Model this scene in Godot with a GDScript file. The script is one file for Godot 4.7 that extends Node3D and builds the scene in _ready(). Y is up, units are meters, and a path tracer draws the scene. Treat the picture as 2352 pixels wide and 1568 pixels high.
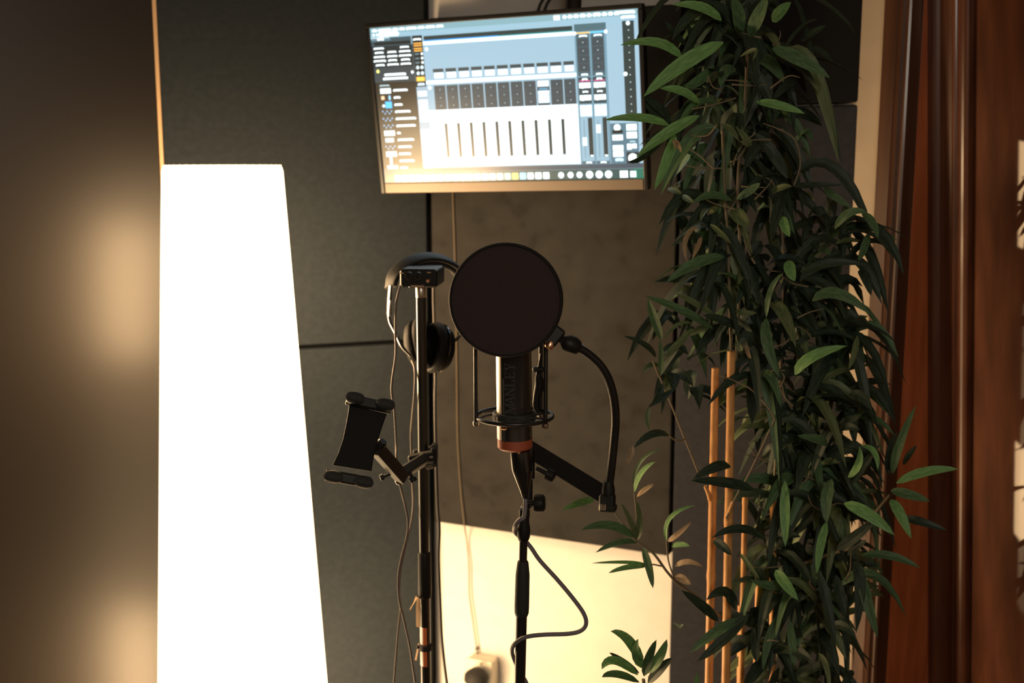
extends Node3D

# ---------------------------------------------------------------- mesh builder
class G:
	var v := PackedVector3Array()
	var n := PackedVector3Array()
	var uv := PackedVector2Array()

	func t(a: Vector3, b: Vector3, c: Vector3, na: Vector3, nb: Vector3, nc: Vector3, ua := Vector2.ZERO, ub := Vector2.ZERO, uc := Vector2.ZERO) -> void:
		var g := (c - a).cross(b - a)
		if g.length_squared() < 1e-18:
			return
		if g.dot(na + nb + nc) < 0.0:
			var s := b
			b = c
			c = s
			s = nb
			nb = nc
			nc = s
			var u := ub
			ub = uc
			uc = u
		v.append(a); v.append(b); v.append(c)
		n.append(na); n.append(nb); n.append(nc)
		uv.append(ua); uv.append(ub); uv.append(uc)

	func q(a: Vector3, b: Vector3, c: Vector3, d: Vector3, na: Vector3, nb: Vector3, nc: Vector3, nd: Vector3, ua := Vector2.ZERO, ub := Vector2.ZERO, uc := Vector2.ZERO, ud := Vector2.ZERO) -> void:
		t(a, b, c, na, nb, nc, ua, ub, uc)
		t(a, c, d, na, nc, nd, ua, uc, ud)

	func flat(a: Vector3, b: Vector3, c: Vector3, d: Vector3, nn: Vector3) -> void:
		q(a, b, c, d, nn, nn, nn, nn, Vector2(0, 0), Vector2(1, 0), Vector2(1, 1), Vector2(0, 1))

	# a box with chamfered edges
	func box(x: Transform3D, s: Vector3, r := 0.0) -> G:
		var h := s * 0.5
		r = minf(r, minf(h.x, minf(h.y, h.z)) * 0.98)
		var k := [Vector3.RIGHT, Vector3.UP, Vector3.BACK]
		for i in 3:
			var j := (i + 1) % 3
			var l := (i + 2) % 3
			for si in [-1.0, 1.0]:
				var c: Vector3 = k[i] * h[i] * si
				var a: Vector3 = k[j] * (h[j] - r)
				var b: Vector3 = k[l] * (h[l] - r)
				flat(x * (c - a - b), x * (c + a - b), x * (c + a + b), x * (c - a + b), x.basis * (k[i] * si))
				if r > 0.0:
					for sj in [-1.0, 1.0]:
						var p: Vector3 = k[i] * h[i] * si + k[j] * (h[j] - r) * sj
						var w: Vector3 = k[i] * (h[i] - r) * si + k[j] * h[j] * sj
						var e: Vector3 = k[l] * (h[l] - r)
						var ni: Vector3 = x.basis * (k[i] * si)
						var nj: Vector3 = x.basis * (k[j] * sj)
						q(x * (p - e), x * (p + e), x * (w + e), x * (w - e), ni, ni, nj, nj)
		if r > 0.0:
			for sx in [-1.0, 1.0]:
				for sy in [-1.0, 1.0]:
					for sz in [-1.0, 1.0]:
						t(x * Vector3(sx * h.x, sy * (h.y - r), sz * (h.z - r)), x * Vector3(sx * (h.x - r), sy * h.y, sz * (h.z - r)), x * Vector3(sx * (h.x - r), sy * (h.y - r), sz * h.z),
							x.basis * Vector3(sx, 0, 0), x.basis * Vector3(0, sy, 0), x.basis * Vector3(0, 0, sz))
		return self

	# a round tube along points; rad is one number or one per point
	func tube(p: Array, rad, sides := 10, cap := true, closed := false) -> G:
		var m := p.size()
		var tan := []
		for i in m:
			var a: Vector3 = p[(i - 1 + m) % m] if closed or i > 0 else p[0]
			var b: Vector3 = p[(i + 1) % m] if closed or i < m - 1 else p[m - 1]
			tan.append((b - a).normalized())
		var side: Vector3 = tan[0].cross(Vector3.UP if absf(tan[0].y) < 0.9 else Vector3.RIGHT).normalized()
		var rings := []
		var norms := []
		for i in m:
			side = (side - tan[i] * side.dot(tan[i])).normalized()
			var up: Vector3 = tan[i].cross(side)
			var r: float = rad[i] if rad is Array else rad
			var ring := []
			var nn := []
			for s in sides:
				var d := side * cos(TAU * s / sides) + up * sin(TAU * s / sides)
				ring.append(p[i] + d * r)
				nn.append(d)
			rings.append(ring)
			norms.append(nn)
		for i in (m if closed else m - 1):
			var j := (i + 1) % m
			for s in sides:
				var e := (s + 1) % sides
				q(rings[i][s], rings[i][e], rings[j][e], rings[j][s], norms[i][s], norms[i][e], norms[j][e], norms[j][s])
		if cap and not closed:
			for i in [0, m - 1]:
				var nn: Vector3 = tan[i] * (-1.0 if i == 0 else 1.0)
				for s in sides:
					t(p[i], rings[i][s], rings[i][(s + 1) % sides], nn, nn, nn)
		return self

	# turned shape: profile points are (radius, height) along x's own y
	func lathe(x: Transform3D, prof: Array, sides := 32) -> G:
		var m := prof.size()
		var sn := []
		for i in m - 1:
			var d: Vector2 = prof[i + 1] - prof[i]
			sn.append(Vector2(d.y, -d.x).normalized())
		var total := 0.0
		var run := [0.0]
		for i in m - 1:
			total += prof[i].distance_to(prof[i + 1])
			run.append(total)
		var flip := 1.0
		var area := 0.0
		for i in m - 1:
			area += (prof[i].x + prof[i + 1].x) * 0.5 * (prof[i + 1].y - prof[i].y)
		if area < 0.0:
			flip = -1.0
		for i in m - 1:
			var n0: Vector2 = sn[i]
			var n1: Vector2 = sn[i]
			if i > 0 and sn[i - 1].dot(sn[i]) > 0.72:
				n0 = (sn[i - 1] + sn[i]).normalized()
			if i < m - 2 and sn[i + 1].dot(sn[i]) > 0.72:
				n1 = (sn[i + 1] + sn[i]).normalized()
			n0 *= flip
			n1 *= flip
			var p0: Vector2 = prof[i]
			var p1: Vector2 = prof[i + 1]
			for s in sides:
				var a := TAU * s / sides
				var b := TAU * (s + 1) / sides
				var ca := Vector3(cos(a), 0, sin(a))
				var cb := Vector3(cos(b), 0, sin(b))
				var uy := Vector3.UP
				q(x * (ca * p0.x + uy * p0.y), x * (cb * p0.x + uy * p0.y), x * (cb * p1.x + uy * p1.y), x * (ca * p1.x + uy * p1.y),
					x.basis * (ca * n0.x + uy * n0.y), x.basis * (cb * n0.x + uy * n0.y), x.basis * (cb * n1.x + uy * n1.y), x.basis * (ca * n1.x + uy * n1.y),
					Vector2(float(s) / sides, run[i] / total), Vector2(float(s + 1) / sides, run[i] / total), Vector2(float(s + 1) / sides, run[i + 1] / total), Vector2(float(s) / sides, run[i + 1] / total))
		return self

	# an outline in x's own xy plane, given thickness along z, with a chamfer
	func prism(x: Transform3D, poly: PackedVector2Array, depth: float, r := 0.0) -> G:
		if Geometry2D.is_polygon_clockwise(poly):
			poly.reverse()
		var m := poly.size()
		var inn := PackedVector2Array()
		var en := []
		for i in m:
			var d := (poly[(i + 1) % m] - poly[i]).normalized()
			en.append(Vector2(d.y, -d.x))
		for i in m:
			var b: Vector2 = (en[i] + en[(i - 1 + m) % m]).normalized()
			inn.append(poly[i] - b * r / maxf(0.4, b.dot(en[i])))
		var tri := Geometry2D.triangulate_polygon(inn)
		var hz := depth * 0.5
		for s in [-1.0, 1.0]:
			var nn := x.basis * Vector3(0, 0, s)
			for i in range(0, tri.size(), 3):
				var w := []
				for k in 3:
					w.append(x * Vector3(inn[tri[i + k]].x, inn[tri[i + k]].y, hz * s))
				t(w[0], w[1], w[2], nn, nn, nn)
			if r > 0.0:
				for i in m:
					var j := (i + 1) % m
					var e := x.basis * (Vector3(en[i].x, en[i].y, s)).normalized()
					flat(x * Vector3(inn[i].x, inn[i].y, hz * s), x * Vector3(inn[j].x, inn[j].y, hz * s), x * Vector3(poly[j].x, poly[j].y, (hz - r) * s), x * Vector3(poly[i].x, poly[i].y, (hz - r) * s), e)
		for i in m:
			var j := (i + 1) % m
			var n0 := x.basis * Vector3(en[i].x, en[i].y, 0)
			flat(x * Vector3(poly[i].x, poly[i].y, -(hz - r)), x * Vector3(poly[j].x, poly[j].y, -(hz - r)), x * Vector3(poly[j].x, poly[j].y, hz - r), x * Vector3(poly[i].x, poly[i].y, hz - r), n0)
		return self

	# a flat strap swept along points, width along "wide", thickness across it
	func strap(p: Array, wide: Array, w: float, th: float) -> G:
		var m := p.size()
		var ring := []
		var nrm := []
		for i in m:
			var a: Vector3 = p[maxi(0, i - 1)]
			var b: Vector3 = p[mini(m - 1, i + 1)]
			var tn := (b - a).normalized()
			var wd: Vector3 = (wide[i] - tn * tn.dot(wide[i])).normalized()
			var nn := tn.cross(wd)
			var pr := []
			var pn := []
			for s in 12:
				var an := TAU * s / 12
				var cx := signf(cos(an)) * pow(absf(cos(an)), 0.5)
				var cy := signf(sin(an)) * pow(absf(sin(an)), 0.5)
				pr.append(p[i] + wd * cx * w * 0.5 + nn * cy * th * 0.5)
				pn.append((wd * cos(an) * th + nn * sin(an) * w).normalized())
			ring.append(pr)
			nrm.append(pn)
		for i in m - 1:
			for s in 12:
				var e := (s + 1) % 12
				q(ring[i][s], ring[i][e], ring[i + 1][e], ring[i + 1][s], nrm[i][s], nrm[i][e], nrm[i + 1][e], nrm[i + 1][s])
		for i in [0, m - 1]:
			var nn: Vector3 = (p[0] - p[1]).normalized() if i == 0 else (p[m - 1] - p[m - 2]).normalized()
			for s in range(1, 11):
				t(ring[i][0], ring[i][s], ring[i][s + 1], nn, nn, nn)
		return self

	# a folded lance-shaped leaf through three points, its face turned to "face"
	func leaf(a: Vector3, b: Vector3, c: Vector3, w: float, face: Vector3, steps := 8) -> G:
		var ctrl := b * 2.0 - (a + c) * 0.5
		var last := []
		for i in steps + 1:
			var s := float(i) / steps
			var p := a.lerp(ctrl, s).lerp(ctrl.lerp(c, s), s)
			var tn := ((ctrl - a) * (1.0 - s) + (c - ctrl) * s).normalized()
			var sd := tn.cross(face).normalized()
			var up := sd.cross(tn).normalized()
			var prof := pow(sin(PI * pow(clampf(s, 0.0, 1.0), 0.78)), 0.6) if i < steps else 0.0
			prof = maxf(prof, 0.12 * (1.0 - s))
			var hw := w * 0.5 * prof
			var lft := p + sd * hw + up * hw * 0.28
			var rgt := p - sd * hw + up * hw * 0.28
			var nl := (up - sd * 0.28).normalized()
			var nr := (up + sd * 0.28).normalized()
			var cur := [p, lft, rgt, nl, nr, s]
			if i > 0:
				q(last[0], last[1], lft, p, last[3], last[3], nl, nl, Vector2(0.5, last[5]), Vector2(0, last[5]), Vector2(0, s), Vector2(0.5, s))
				q(last[0], last[2], rgt, p, last[4], last[4], nr, nr, Vector2(0.5, last[5]), Vector2(1, last[5]), Vector2(1, s), Vector2(0.5, s))
			last = cur
		return self

	func mesh() -> ArrayMesh:
		var arr := []
		arr.resize(Mesh.ARRAY_MAX)
		var nn := PackedVector3Array()
		for k in n:
			nn.append(k.normalized())
		arr[Mesh.ARRAY_VERTEX] = v
		arr[Mesh.ARRAY_NORMAL] = nn
		arr[Mesh.ARRAY_TEX_UV] = uv
		var am := ArrayMesh.new()
		am.add_surface_from_arrays(Mesh.PRIMITIVE_TRIANGLES, arr)
		return am

# ---------------------------------------------------------------- camera numbers
const FOCAL := 2600.0
const EYE := Vector3(0, 1.6, 0)
var pitch := deg_to_rad(9.17)
var rng := RandomNumberGenerator.new()
var M := {}
var used := {}

func P(x: float, y: float, d: float) -> Vector3:      # a point seen at that place, d metres in front of the eye
	var a := (x - 1176.0) / FOCAL
	var b := -(y - 784.0) / FOCAL
	var r := Vector3(a, b * cos(pitch) - sin(pitch), -b * sin(pitch) - cos(pitch))
	return EYE + r * (d / -r.z)

func on_plane(x: float, y: float, p0: Vector3, nn: Vector3) -> Vector3:
	var r := P(x, y, 1.0) - EYE
	return EYE + r * (nn.dot(p0 - EYE) / nn.dot(r))

func px(d: float) -> float:
	return d / FOCAL

# ---------------------------------------------------------------- node helpers
func numbered(called: String) -> String:
	if not used.has(called):
		used[called] = 0
		return called
	used[called] += 1
	return "%s_%03d" % [called, used[called]]

func tag(o: Node3D, label := "", category := "", group := "", kind := "") -> Node3D:
	if label: o.set_meta("label", label)
	if category: o.set_meta("category", category)
	if group: o.set_meta("group", group)
	if kind: o.set_meta("kind", kind)
	return o

func thing(called: String, at: Vector3, label: String, category: String, group := "") -> Node3D:
	var o := Node3D.new()
	o.name = numbered(called)
	o.position = at
	add_child(o)
	tag(o, label, category, group)
	return o

func part(called: String, g: G, m: Material, parent: Node3D = null) -> MeshInstance3D:
	var o := MeshInstance3D.new()
	o.mesh = g.mesh()
	o.material_override = m
	if parent == null:
		o.name = numbered(called)
		add_child(o)
	else:
		o.name = called
		var acc := Vector3.ZERO
		var up: Node = parent
		while up != self:
			acc += up.position
			up = up.get_parent()
		o.position = -acc
		parent.add_child(o, true)
	return o

func structure(called: String, g: G, m: Material, label := "") -> MeshInstance3D:
	var o := part(called, g, m)
	tag(o, label, "", "", "structure")
	return o

func lin(r: float, g: float, b: float) -> Color:
	return Color(r, g, b).linear_to_srgb()

func mat(called: String, c: Color, rough: float, metal := 0.0, spec := 0.5) -> StandardMaterial3D:
	var m := StandardMaterial3D.new()
	m.resource_name = called
	m.albedo_color = c
	m.roughness = rough
	m.metallic = metal
	m.metallic_specular = spec
	M[called] = m
	return m

func noise(freq: float, oct := 4, sd := 1, kind := FastNoiseLite.TYPE_SIMPLEX_SMOOTH) -> FastNoiseLite:
	var f := FastNoiseLite.new()
	f.seed = sd
	f.frequency = freq
	f.noise_type = kind
	f.fractal_octaves = oct
	return f

func noise_tex(f: FastNoiseLite, stops: Array, cols: Array, size := 512) -> NoiseTexture2D:
	var t := NoiseTexture2D.new()
	t.width = size
	t.height = size
	t.seamless = true
	t.noise = f
	var gr := Gradient.new()
	gr.offsets = PackedFloat32Array(stops)
	gr.colors = PackedColorArray(cols)
	t.color_ramp = gr
	return t

func bump(f: FastNoiseLite, strength: float, size := 512) -> NoiseTexture2D:
	var t := NoiseTexture2D.new()
	t.width = size
	t.height = size
	t.seamless = true
	t.noise = f
	t.as_normal_map = true
	t.bump_strength = strength
	return t

func tri(m: StandardMaterial3D, s: Vector3, world := true) -> void:
	m.uv1_triplanar = true
	m.uv1_world_triplanar = world
	m.uv1_scale = s

func smooth(pts: Array, steps := 8) -> Array:
	var out := []
	for i in pts.size() - 1:
		var a: Vector3 = pts[maxi(0, i - 1)]
		var b: Vector3 = pts[i]
		var c: Vector3 = pts[i + 1]
		var d: Vector3 = pts[mini(pts.size() - 1, i + 2)]
		for k in steps:
			out.append(b.cubic_interpolate(c, a, d, float(k) / steps))
	out.append(pts[pts.size() - 1])
	return out

func frame(o: Vector3, y: Vector3, z := Vector3.BACK) -> Transform3D:   # own y along y, own z near z
	y = y.normalized()
	var x := y.cross(z).normalized()
	return Transform3D(Basis(x, y, x.cross(y).normalized()), o)

func facing(o: Vector3, z: Vector3, up := Vector3.UP) -> Transform3D:   # own z along z
	z = z.normalized()
	var x := up.cross(z).normalized()
	return Transform3D(Basis(x, z.cross(x).normalized(), z), o)

# ---------------------------------------------------------------- the scene
func _ready() -> void:
	rng.seed = 77
	var cam := Camera3D.new()
	cam.name = "camera"
	cam.position = EYE
	cam.rotation.x = -pitch
	cam.near = 0.05
	cam.far = 60.0
	var at := CameraAttributesPhysical.new()
	at.frustum_focal_length = 40.0
	at.exposure_aperture = 4.0
	at.frustum_focus_distance = 1.6
	at.frustum_near = 0.05
	at.frustum_far = 60.0
	cam.attributes = at
	add_child(cam)
	cam.fov = rad_to_deg(2.0 * atan(784.0 / FOCAL))
	cam.current = true

	var we := WorldEnvironment.new()
	we.name = "environment"
	var env := Environment.new()
	env.background_mode = Environment.BG_COLOR
	env.background_color = Color.BLACK
	env.tonemap_mode = Environment.TONE_MAPPER_LINEAR
	env.tonemap_exposure = 1.0
	env.sdfgi_enabled = true
	env.ssao_enabled = true
	env.ssil_enabled = true
	we.environment = env
	add_child(we)

	materials()
	floor_lamp()
	added_fill_panel()
	room()
	panels()
	monitor()
	microphone()
	headphone_stand()
	cables()
	plant()

func materials() -> void:
	var fine := bump(noise(0.09, 4, 5), 3.0)
	var m := mat("charcoal_felt", lin(1, 1, 1), 0.9, 0.0, 0.2)
	m.albedo_texture = noise_tex(noise(0.035, 5, 3), [0.2, 0.5, 0.8], [lin(0.021, 0.026, 0.031), lin(0.0235, 0.029, 0.035), lin(0.027, 0.0325, 0.0385)])
	m.normal_enabled = true
	m.normal_texture = fine
	m.normal_scale = 0.06
	tri(m, Vector3(3, 3, 3))
	m = mat("black_satin", lin(0.013, 0.010, 0.008), 0.38, 0.0, 0.37)
	m.normal_enabled = true
	m.normal_texture = bump(noise(0.05, 3, 9), 1.0)
	m.normal_scale = 0.05
	tri(m, Vector3(2, 2, 2))
	mat("pale_wood", lin(0.55, 0.36, 0.20), 0.5)
	m = mat("brown_felt", lin(1, 1, 1), 0.92, 0.0, 0.2)
	m.albedo_texture = noise_tex(noise(0.011, 5, 21), [0.12, 0.36, 0.6, 0.85], [lin(0.020, 0.019, 0.0185), lin(0.030, 0.029, 0.0285), lin(0.032, 0.031, 0.030), lin(0.036, 0.035, 0.0335)])
	m.normal_enabled = true
	m.normal_texture = fine
	m.normal_scale = 0.15
	tri(m, Vector3(2.2, 2.2, 2.2))
	m = mat("slate_felt", lin(1, 1, 1), 0.92, 0.0, 0.2)
	m.albedo_texture = noise_tex(noise(0.03, 5, 8), [0.2, 0.8], [lin(0.025, 0.026, 0.032), lin(0.033, 0.034, 0.041)])
	m.normal_enabled = true
	m.normal_texture = fine
	m.normal_scale = 0.3
	tri(m, Vector3(3, 3, 3))
	m = mat("black_felt", lin(0.011, 0.011, 0.012), 0.95, 0.0, 0.15)
	m.normal_enabled = true
	m.normal_texture = fine
	m.normal_scale = 0.2
	tri(m, Vector3(3, 3, 3))
	m = mat("cream_paint", lin(1, 1, 1), 0.75, 0.0, 0.4)
	m.albedo_texture = noise_tex(noise(0.02, 4, 4), [0.2, 0.8], [lin(0.68, 0.65, 0.62), lin(0.72, 0.69, 0.66)])
	tri(m, Vector3(1.5, 1.5, 1.5))
	m = mat("tan_paint", lin(1, 1, 1), 0.75, 0.0, 0.4)
	m.albedo_texture = noise_tex(noise(0.02, 4, 4), [0.2, 0.8], [lin(0.36, 0.30, 0.235), lin(0.39, 0.32, 0.25)])
	tri(m, Vector3(1.5, 1.5, 1.5))
	mat("dark_paint", lin(0.02, 0.02, 0.02), 0.9, 0.0, 0.2)
	m = mat("floor_carpet", lin(1, 1, 1), 0.95, 0.0, 0.2)
	m.albedo_texture = noise_tex(noise(0.08, 4, 6), [0.2, 0.8], [lin(0.05, 0.042, 0.036), lin(0.09, 0.076, 0.064)])
	tri(m, Vector3(3, 3, 3))
	mat("ceiling_paint", lin(0.30, 0.27, 0.23), 0.9)
	m = mat("varnished_wood", lin(1, 1, 1), 0.34, 0.0, 0.5)
	var wn := noise(0.012, 5, 31)
	m.albedo_texture = noise_tex(wn, [0.15, 0.45, 0.6, 0.85], [lin(0.27, 0.066, 0.022), lin(0.37, 0.095, 0.031), lin(0.41, 0.108, 0.036), lin(0.48, 0.14, 0.050)])
	tri(m, Vector3(5.0, 0.55, 5.0))
	m.clearcoat_enabled = true
	m.clearcoat = 0.35
	m.clearcoat_roughness = 0.12
	var wood: StandardMaterial3D = m
	m = mat("dark_wood", lin(1, 1, 1), 0.36, 0.0, 0.4)
	m.albedo_texture = noise_tex(wn, [0.15, 0.45, 0.6, 0.85], [lin(0.040, 0.016, 0.008), lin(0.056, 0.022, 0.011), lin(0.062, 0.025, 0.012), lin(0.078, 0.033, 0.017)])
	tri(m, Vector3(5.0, 0.55, 5.0))
	m.clearcoat_enabled = true
	m.clearcoat = 0.3
	m.clearcoat_roughness = 0.15
	m = mat("red_wood", lin(1, 1, 1), 0.36, 0.0, 0.4)
	m.albedo_texture = noise_tex(wn, [0.15, 0.45, 0.6, 0.85], [lin(0.060, 0.019, 0.008), lin(0.090, 0.028, 0.012), lin(0.100, 0.032, 0.013), lin(0.125, 0.043, 0.019)])
	tri(m, Vector3(5.0, 0.55, 5.0))
	m.clearcoat_enabled = true
	m.clearcoat = 0.3
	m.clearcoat_roughness = 0.15
	m = mat("polished_wood", lin(1, 1, 1), 0.5, 0.0, 0.2)
	m.albedo_texture = M.red_wood.albedo_texture
	tri(m, Vector3(5.0, 0.55, 5.0))
	m.clearcoat_enabled = true
	m.clearcoat = 0.28
	m.clearcoat_roughness = 0.02
	mat("black_plastic", lin(0.010, 0.009, 0.008), 0.5, 0.0, 0.35)
	mat("black_gloss", lin(0.012, 0.010, 0.009), 0.19, 0.0, 0.8)
	mat("black_steel", lin(0.012, 0.010, 0.009), 0.36, 0.0, 0.5)
	mat("black_powder", lin(0.013, 0.011, 0.010), 0.75, 0.0, 0.25)
	mat("black_rubber", lin(0.016, 0.015, 0.014), 0.75)
	mat("bare_steel", lin(0.72, 0.66, 0.58), 0.28, 1.0)
	mat("copper", lin(0.85, 0.48, 0.30), 0.3, 1.0)
	mat("matte_black", lin(0.006, 0.0055, 0.005), 0.6, 0.0, 0.25)
	mat("leather", lin(0.011, 0.010, 0.009), 0.62, 0.0, 0.35)
	m = mat("mic_paint", lin(0.020, 0.017, 0.015), 0.27, 0.0, 0.8)
	mat("lamplit_satin", lin(0.85, 0.75, 0.63), 0.36, 0.8)  # pale metal that stands in for lamplight along the microphone edge
	mat("engraved", lin(0.040, 0.036, 0.033), 0.5)
	mat("red_band", lin(0.34, 0.075, 0.035), 0.45)
	m = mat("filter_cloth", lin(1, 1, 1), 0.95, 0.0, 0.15)
	m.albedo_texture = noise_tex(noise(0.2, 2, 12), [0.3, 0.7], [lin(0.034, 0.024, 0.024), lin(0.048, 0.035, 0.035)])
	tri(m, Vector3(8, 8, 8))
	mat("bezel", lin(0.012, 0.012, 0.013), 0.35)
	mat("chin", lin(0.19, 0.155, 0.125), 0.45, 0.2)
	mat("cord_tan", lin(0.13, 0.10, 0.085), 0.6)
	mat("cord_grey", lin(0.15, 0.13, 0.14), 0.55)
	mat("cord_dark", lin(0.05, 0.042, 0.038), 0.6)
	mat("cord_white", lin(0.13, 0.10, 0.065), 0.7)
	mat("white_plastic", lin(0.72, 0.66, 0.54), 0.45)
	mat("sticker", lin(0.92, 0.90, 0.86), 0.5)
	mat("sticker_ink", lin(0.80, 0.20, 0.06), 0.5)
	mat("kraft", lin(0.42, 0.27, 0.15), 0.8)
	mat("soil", lin(0.05, 0.035, 0.025), 0.95)
	mat("clay", lin(0.06, 0.055, 0.05), 0.6)
	m = mat("bamboo", lin(1, 1, 1), 0.42)
	m.albedo_texture = noise_tex(noise(0.02, 4, 17), [0.2, 0.5, 0.8], [lin(0.48, 0.22, 0.070), lin(0.60, 0.29, 0.095), lin(0.68, 0.35, 0.12)])
	tri(m, Vector3(9, 2, 9))
	mat("twig", lin(0.16, 0.125, 0.075), 0.7)
	var greens := [lin(0.060, 0.125, 0.050), lin(0.15, 0.32, 0.10), lin(0.018, 0.034, 0.019), lin(0.105, 0.140, 0.055), lin(0.33, 0.22, 0.12)]  # bright and darkest greens hold painted light and shade on one leaf colour
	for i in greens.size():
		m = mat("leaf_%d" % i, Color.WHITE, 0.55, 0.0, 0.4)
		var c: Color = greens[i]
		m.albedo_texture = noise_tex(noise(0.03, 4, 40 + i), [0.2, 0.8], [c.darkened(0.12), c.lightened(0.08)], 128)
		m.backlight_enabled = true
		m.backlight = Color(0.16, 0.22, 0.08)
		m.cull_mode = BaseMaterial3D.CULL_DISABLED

# ---------------------------------------------------------------- floor lamp
func floor_lamp() -> void:
	var at := Vector3(-0.505, 0, -2.0)
	var o := thing("floor_lamp", at, "tall tapering white floor lamp glowing in front of the dark wall panels", "lamp")
	var top := 1.589
	var r_top := 0.1035
	var r_bot := 0.1035 + (top - 0.04) * 0.0533
	var prof := [Vector2(0.0, top - 0.004), Vector2(r_top - 0.012, top - 0.002), Vector2(r_top - 0.006, top), Vector2(r_top - 0.002, top - 0.004), Vector2(r_top, top - 0.011)]
	for i in range(1, 25):
		var k := i / 24.0
		prof.append(Vector2(lerpf(r_top, r_bot, k), lerpf(top - 0.011, 0.04, k)))
	prof.reverse()
	var g := G.new().lathe(Transform3D(Basis(), at), prof, 64)
	var m := mat("lamp_shade", lin(0.8, 0.74, 0.62), 0.7)
	m.emission_enabled = true
	m.emission = Color.WHITE
	m.emission_operator = BaseMaterial3D.EMISSION_OP_MULTIPLY
	var gr := Gradient.new()
	gr.offsets = PackedFloat32Array([0.0, 0.10, 0.24, 0.36, 0.52, 0.68, 0.82, 0.91, 0.96, 1.0])
	var warm := Color(1.0, 0.85, 0.64)
	var lev := [0.50, 0.75, 1.0, 0.75, 0.62, 0.75, 1.0, 0.75, 0.60, 0.5]
	var cols := PackedColorArray()
	for l in lev:
		cols.append(Color(warm.r * l, warm.g * l, warm.b * l))
	gr.colors = cols
	var gt := GradientTexture2D.new()
	gt.gradient = gr
	gt.fill_from = Vector2(0, 0)
	gt.fill_to = Vector2(0, 1)
	gt.width = 8
	gt.height = 256
	m.emission_texture = gt
	m.emission_energy_multiplier = 13.0
	part("lamp_shade", g, m, o)
	g = G.new().lathe(Transform3D(Basis(), at), [Vector2(0, 0), Vector2(r_bot - 0.004, 0), Vector2(r_bot + 0.004, 0.006), Vector2(r_bot + 0.004, 0.036), Vector2(r_bot - 0.002, 0.041), Vector2(0, 0.041)], 48)
	part("base", g, M.white_plastic, o)
	g = G.new()
	for i in 40:
		var a := TAU * i / 40.0
		var c := at + Vector3(cos(a) * (r_top - 0.004), top - 0.002, sin(a) * (r_top - 0.004))
		g.tube([c + Vector3(-sin(a), 0, cos(a)) * -0.005, c + Vector3(0, 0.0016, 0), c + Vector3(-sin(a), 0, cos(a)) * 0.005], 0.0012, 6)
	part("rim_stitching", g, m, o)
	# the lamp's own light: two bulbs high and low, let out on four sides of the shade
	for h in [1.31, 0.42]:
		var r := lerpf(r_bot, r_top, h / top) + 0.006
		for k in 4:
			var a := deg_to_rad(90.0 * k + 64.0)
			var l := AreaLight3D.new()
			l.name = "bulb_light"
			l.area_size = Vector2(0.11, 0.30)
			l.light_color = Color(1.0, 0.82, 0.60)
			l.light_energy = 0.46
			l.area_range = 8.0
			l.shadow_enabled = true
			l.area_attenuation = 2.0
			var d := Vector3(sin(a), 0.05, cos(a))
			l.transform = facing(Vector3(0, h, 0) + Vector3(sin(a), 0, cos(a)) * r, -d)
			o.add_child(l, true)

func added_fill_panel() -> void:  # added fill light out of view, brightens the sides facing the camera
	var at := Vector3(0.25, 0, 0.9)
	var o := thing("added_fill_panel", at, "added unseen fill light, a square dimmed panel on a black tripod behind the camera", "light")
	var c := at + Vector3(0, 2.0, 0)
	var aim := (Vector3(0.25, 1.35, -2.0) - c).normalized()
	var X := facing(c, aim)
	part("housing", G.new().box(X * Transform3D(Basis(), Vector3(0, 0, -0.025)), Vector3(0.56, 0.56, 0.05), 0.01), M.black_plastic, o)
	part("column", G.new().tube([at + Vector3(0, 0.02, -0.0), c - aim * 0.05], 0.014, 14), M.black_steel, o)
	for k in 3:
		var a := TAU * k / 3.0
		part("leg", G.new().tube([at + Vector3(0, 0.35, 0), at + Vector3(sin(a) * 0.4, 0.012, cos(a) * 0.4)], 0.010, 10), M.black_steel, o)
	var m := mat("diffuser_glow", lin(0.8, 0.8, 0.75), 0.6)
	m.emission_enabled = true
	m.emission = Color(1.0, 0.95, 0.88)
	m.emission_energy_multiplier = 0.6
	part("diffuser", G.new().box(X * Transform3D(Basis(), Vector3(0, 0, 0.004)), Vector3(0.52, 0.52, 0.01), 0.002), m, o)
	var l := AreaLight3D.new()
	l.name = "fill_light"
	l.area_size = Vector2(0.5, 0.5)
	l.light_color = Color(1.0, 0.95, 0.88)
	l.light_energy = 1.3
	l.area_range = 8.0
	l.shadow_enabled = true
	l.area_attenuation = 2.0
	l.transform = facing(Vector3(0, 2.0, 0) + aim * 0.016, -aim)
	o.add_child(l, true)

# ---------------------------------------------------------------- room
var LN := Vector3(sin(deg_to_rad(20.0)), 0, cos(deg_to_rad(20.0)))           # left wall faces this way
var BN := Vector3(-sin(deg_to_rad(24.4)), 0, cos(deg_to_rad(24.4)))          # back wall
var RN := Vector3(-cos(deg_to_rad(29.6)), 0, sin(deg_to_rad(29.6)))                                              # right wall
var LD := Vector3(cos(deg_to_rad(20.0)), 0, -sin(deg_to_rad(20.0)))          # along each wall, to the right in the picture
var BD := Vector3(cos(deg_to_rad(24.4)), 0, sin(deg_to_rad(24.4)))
var RD := Vector3(sin(deg_to_rad(29.6)), 0, cos(deg_to_rad(29.6)))
var corner := Vector3(-0.1865, 0, -2.5589)     # where the faces of the left and back panels would meet
var jamb := Vector3(0.6535, 0, -2.1782)        # where the back panels run into the right wall
const PANEL := 0.04
const HIGH := 2.6

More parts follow.
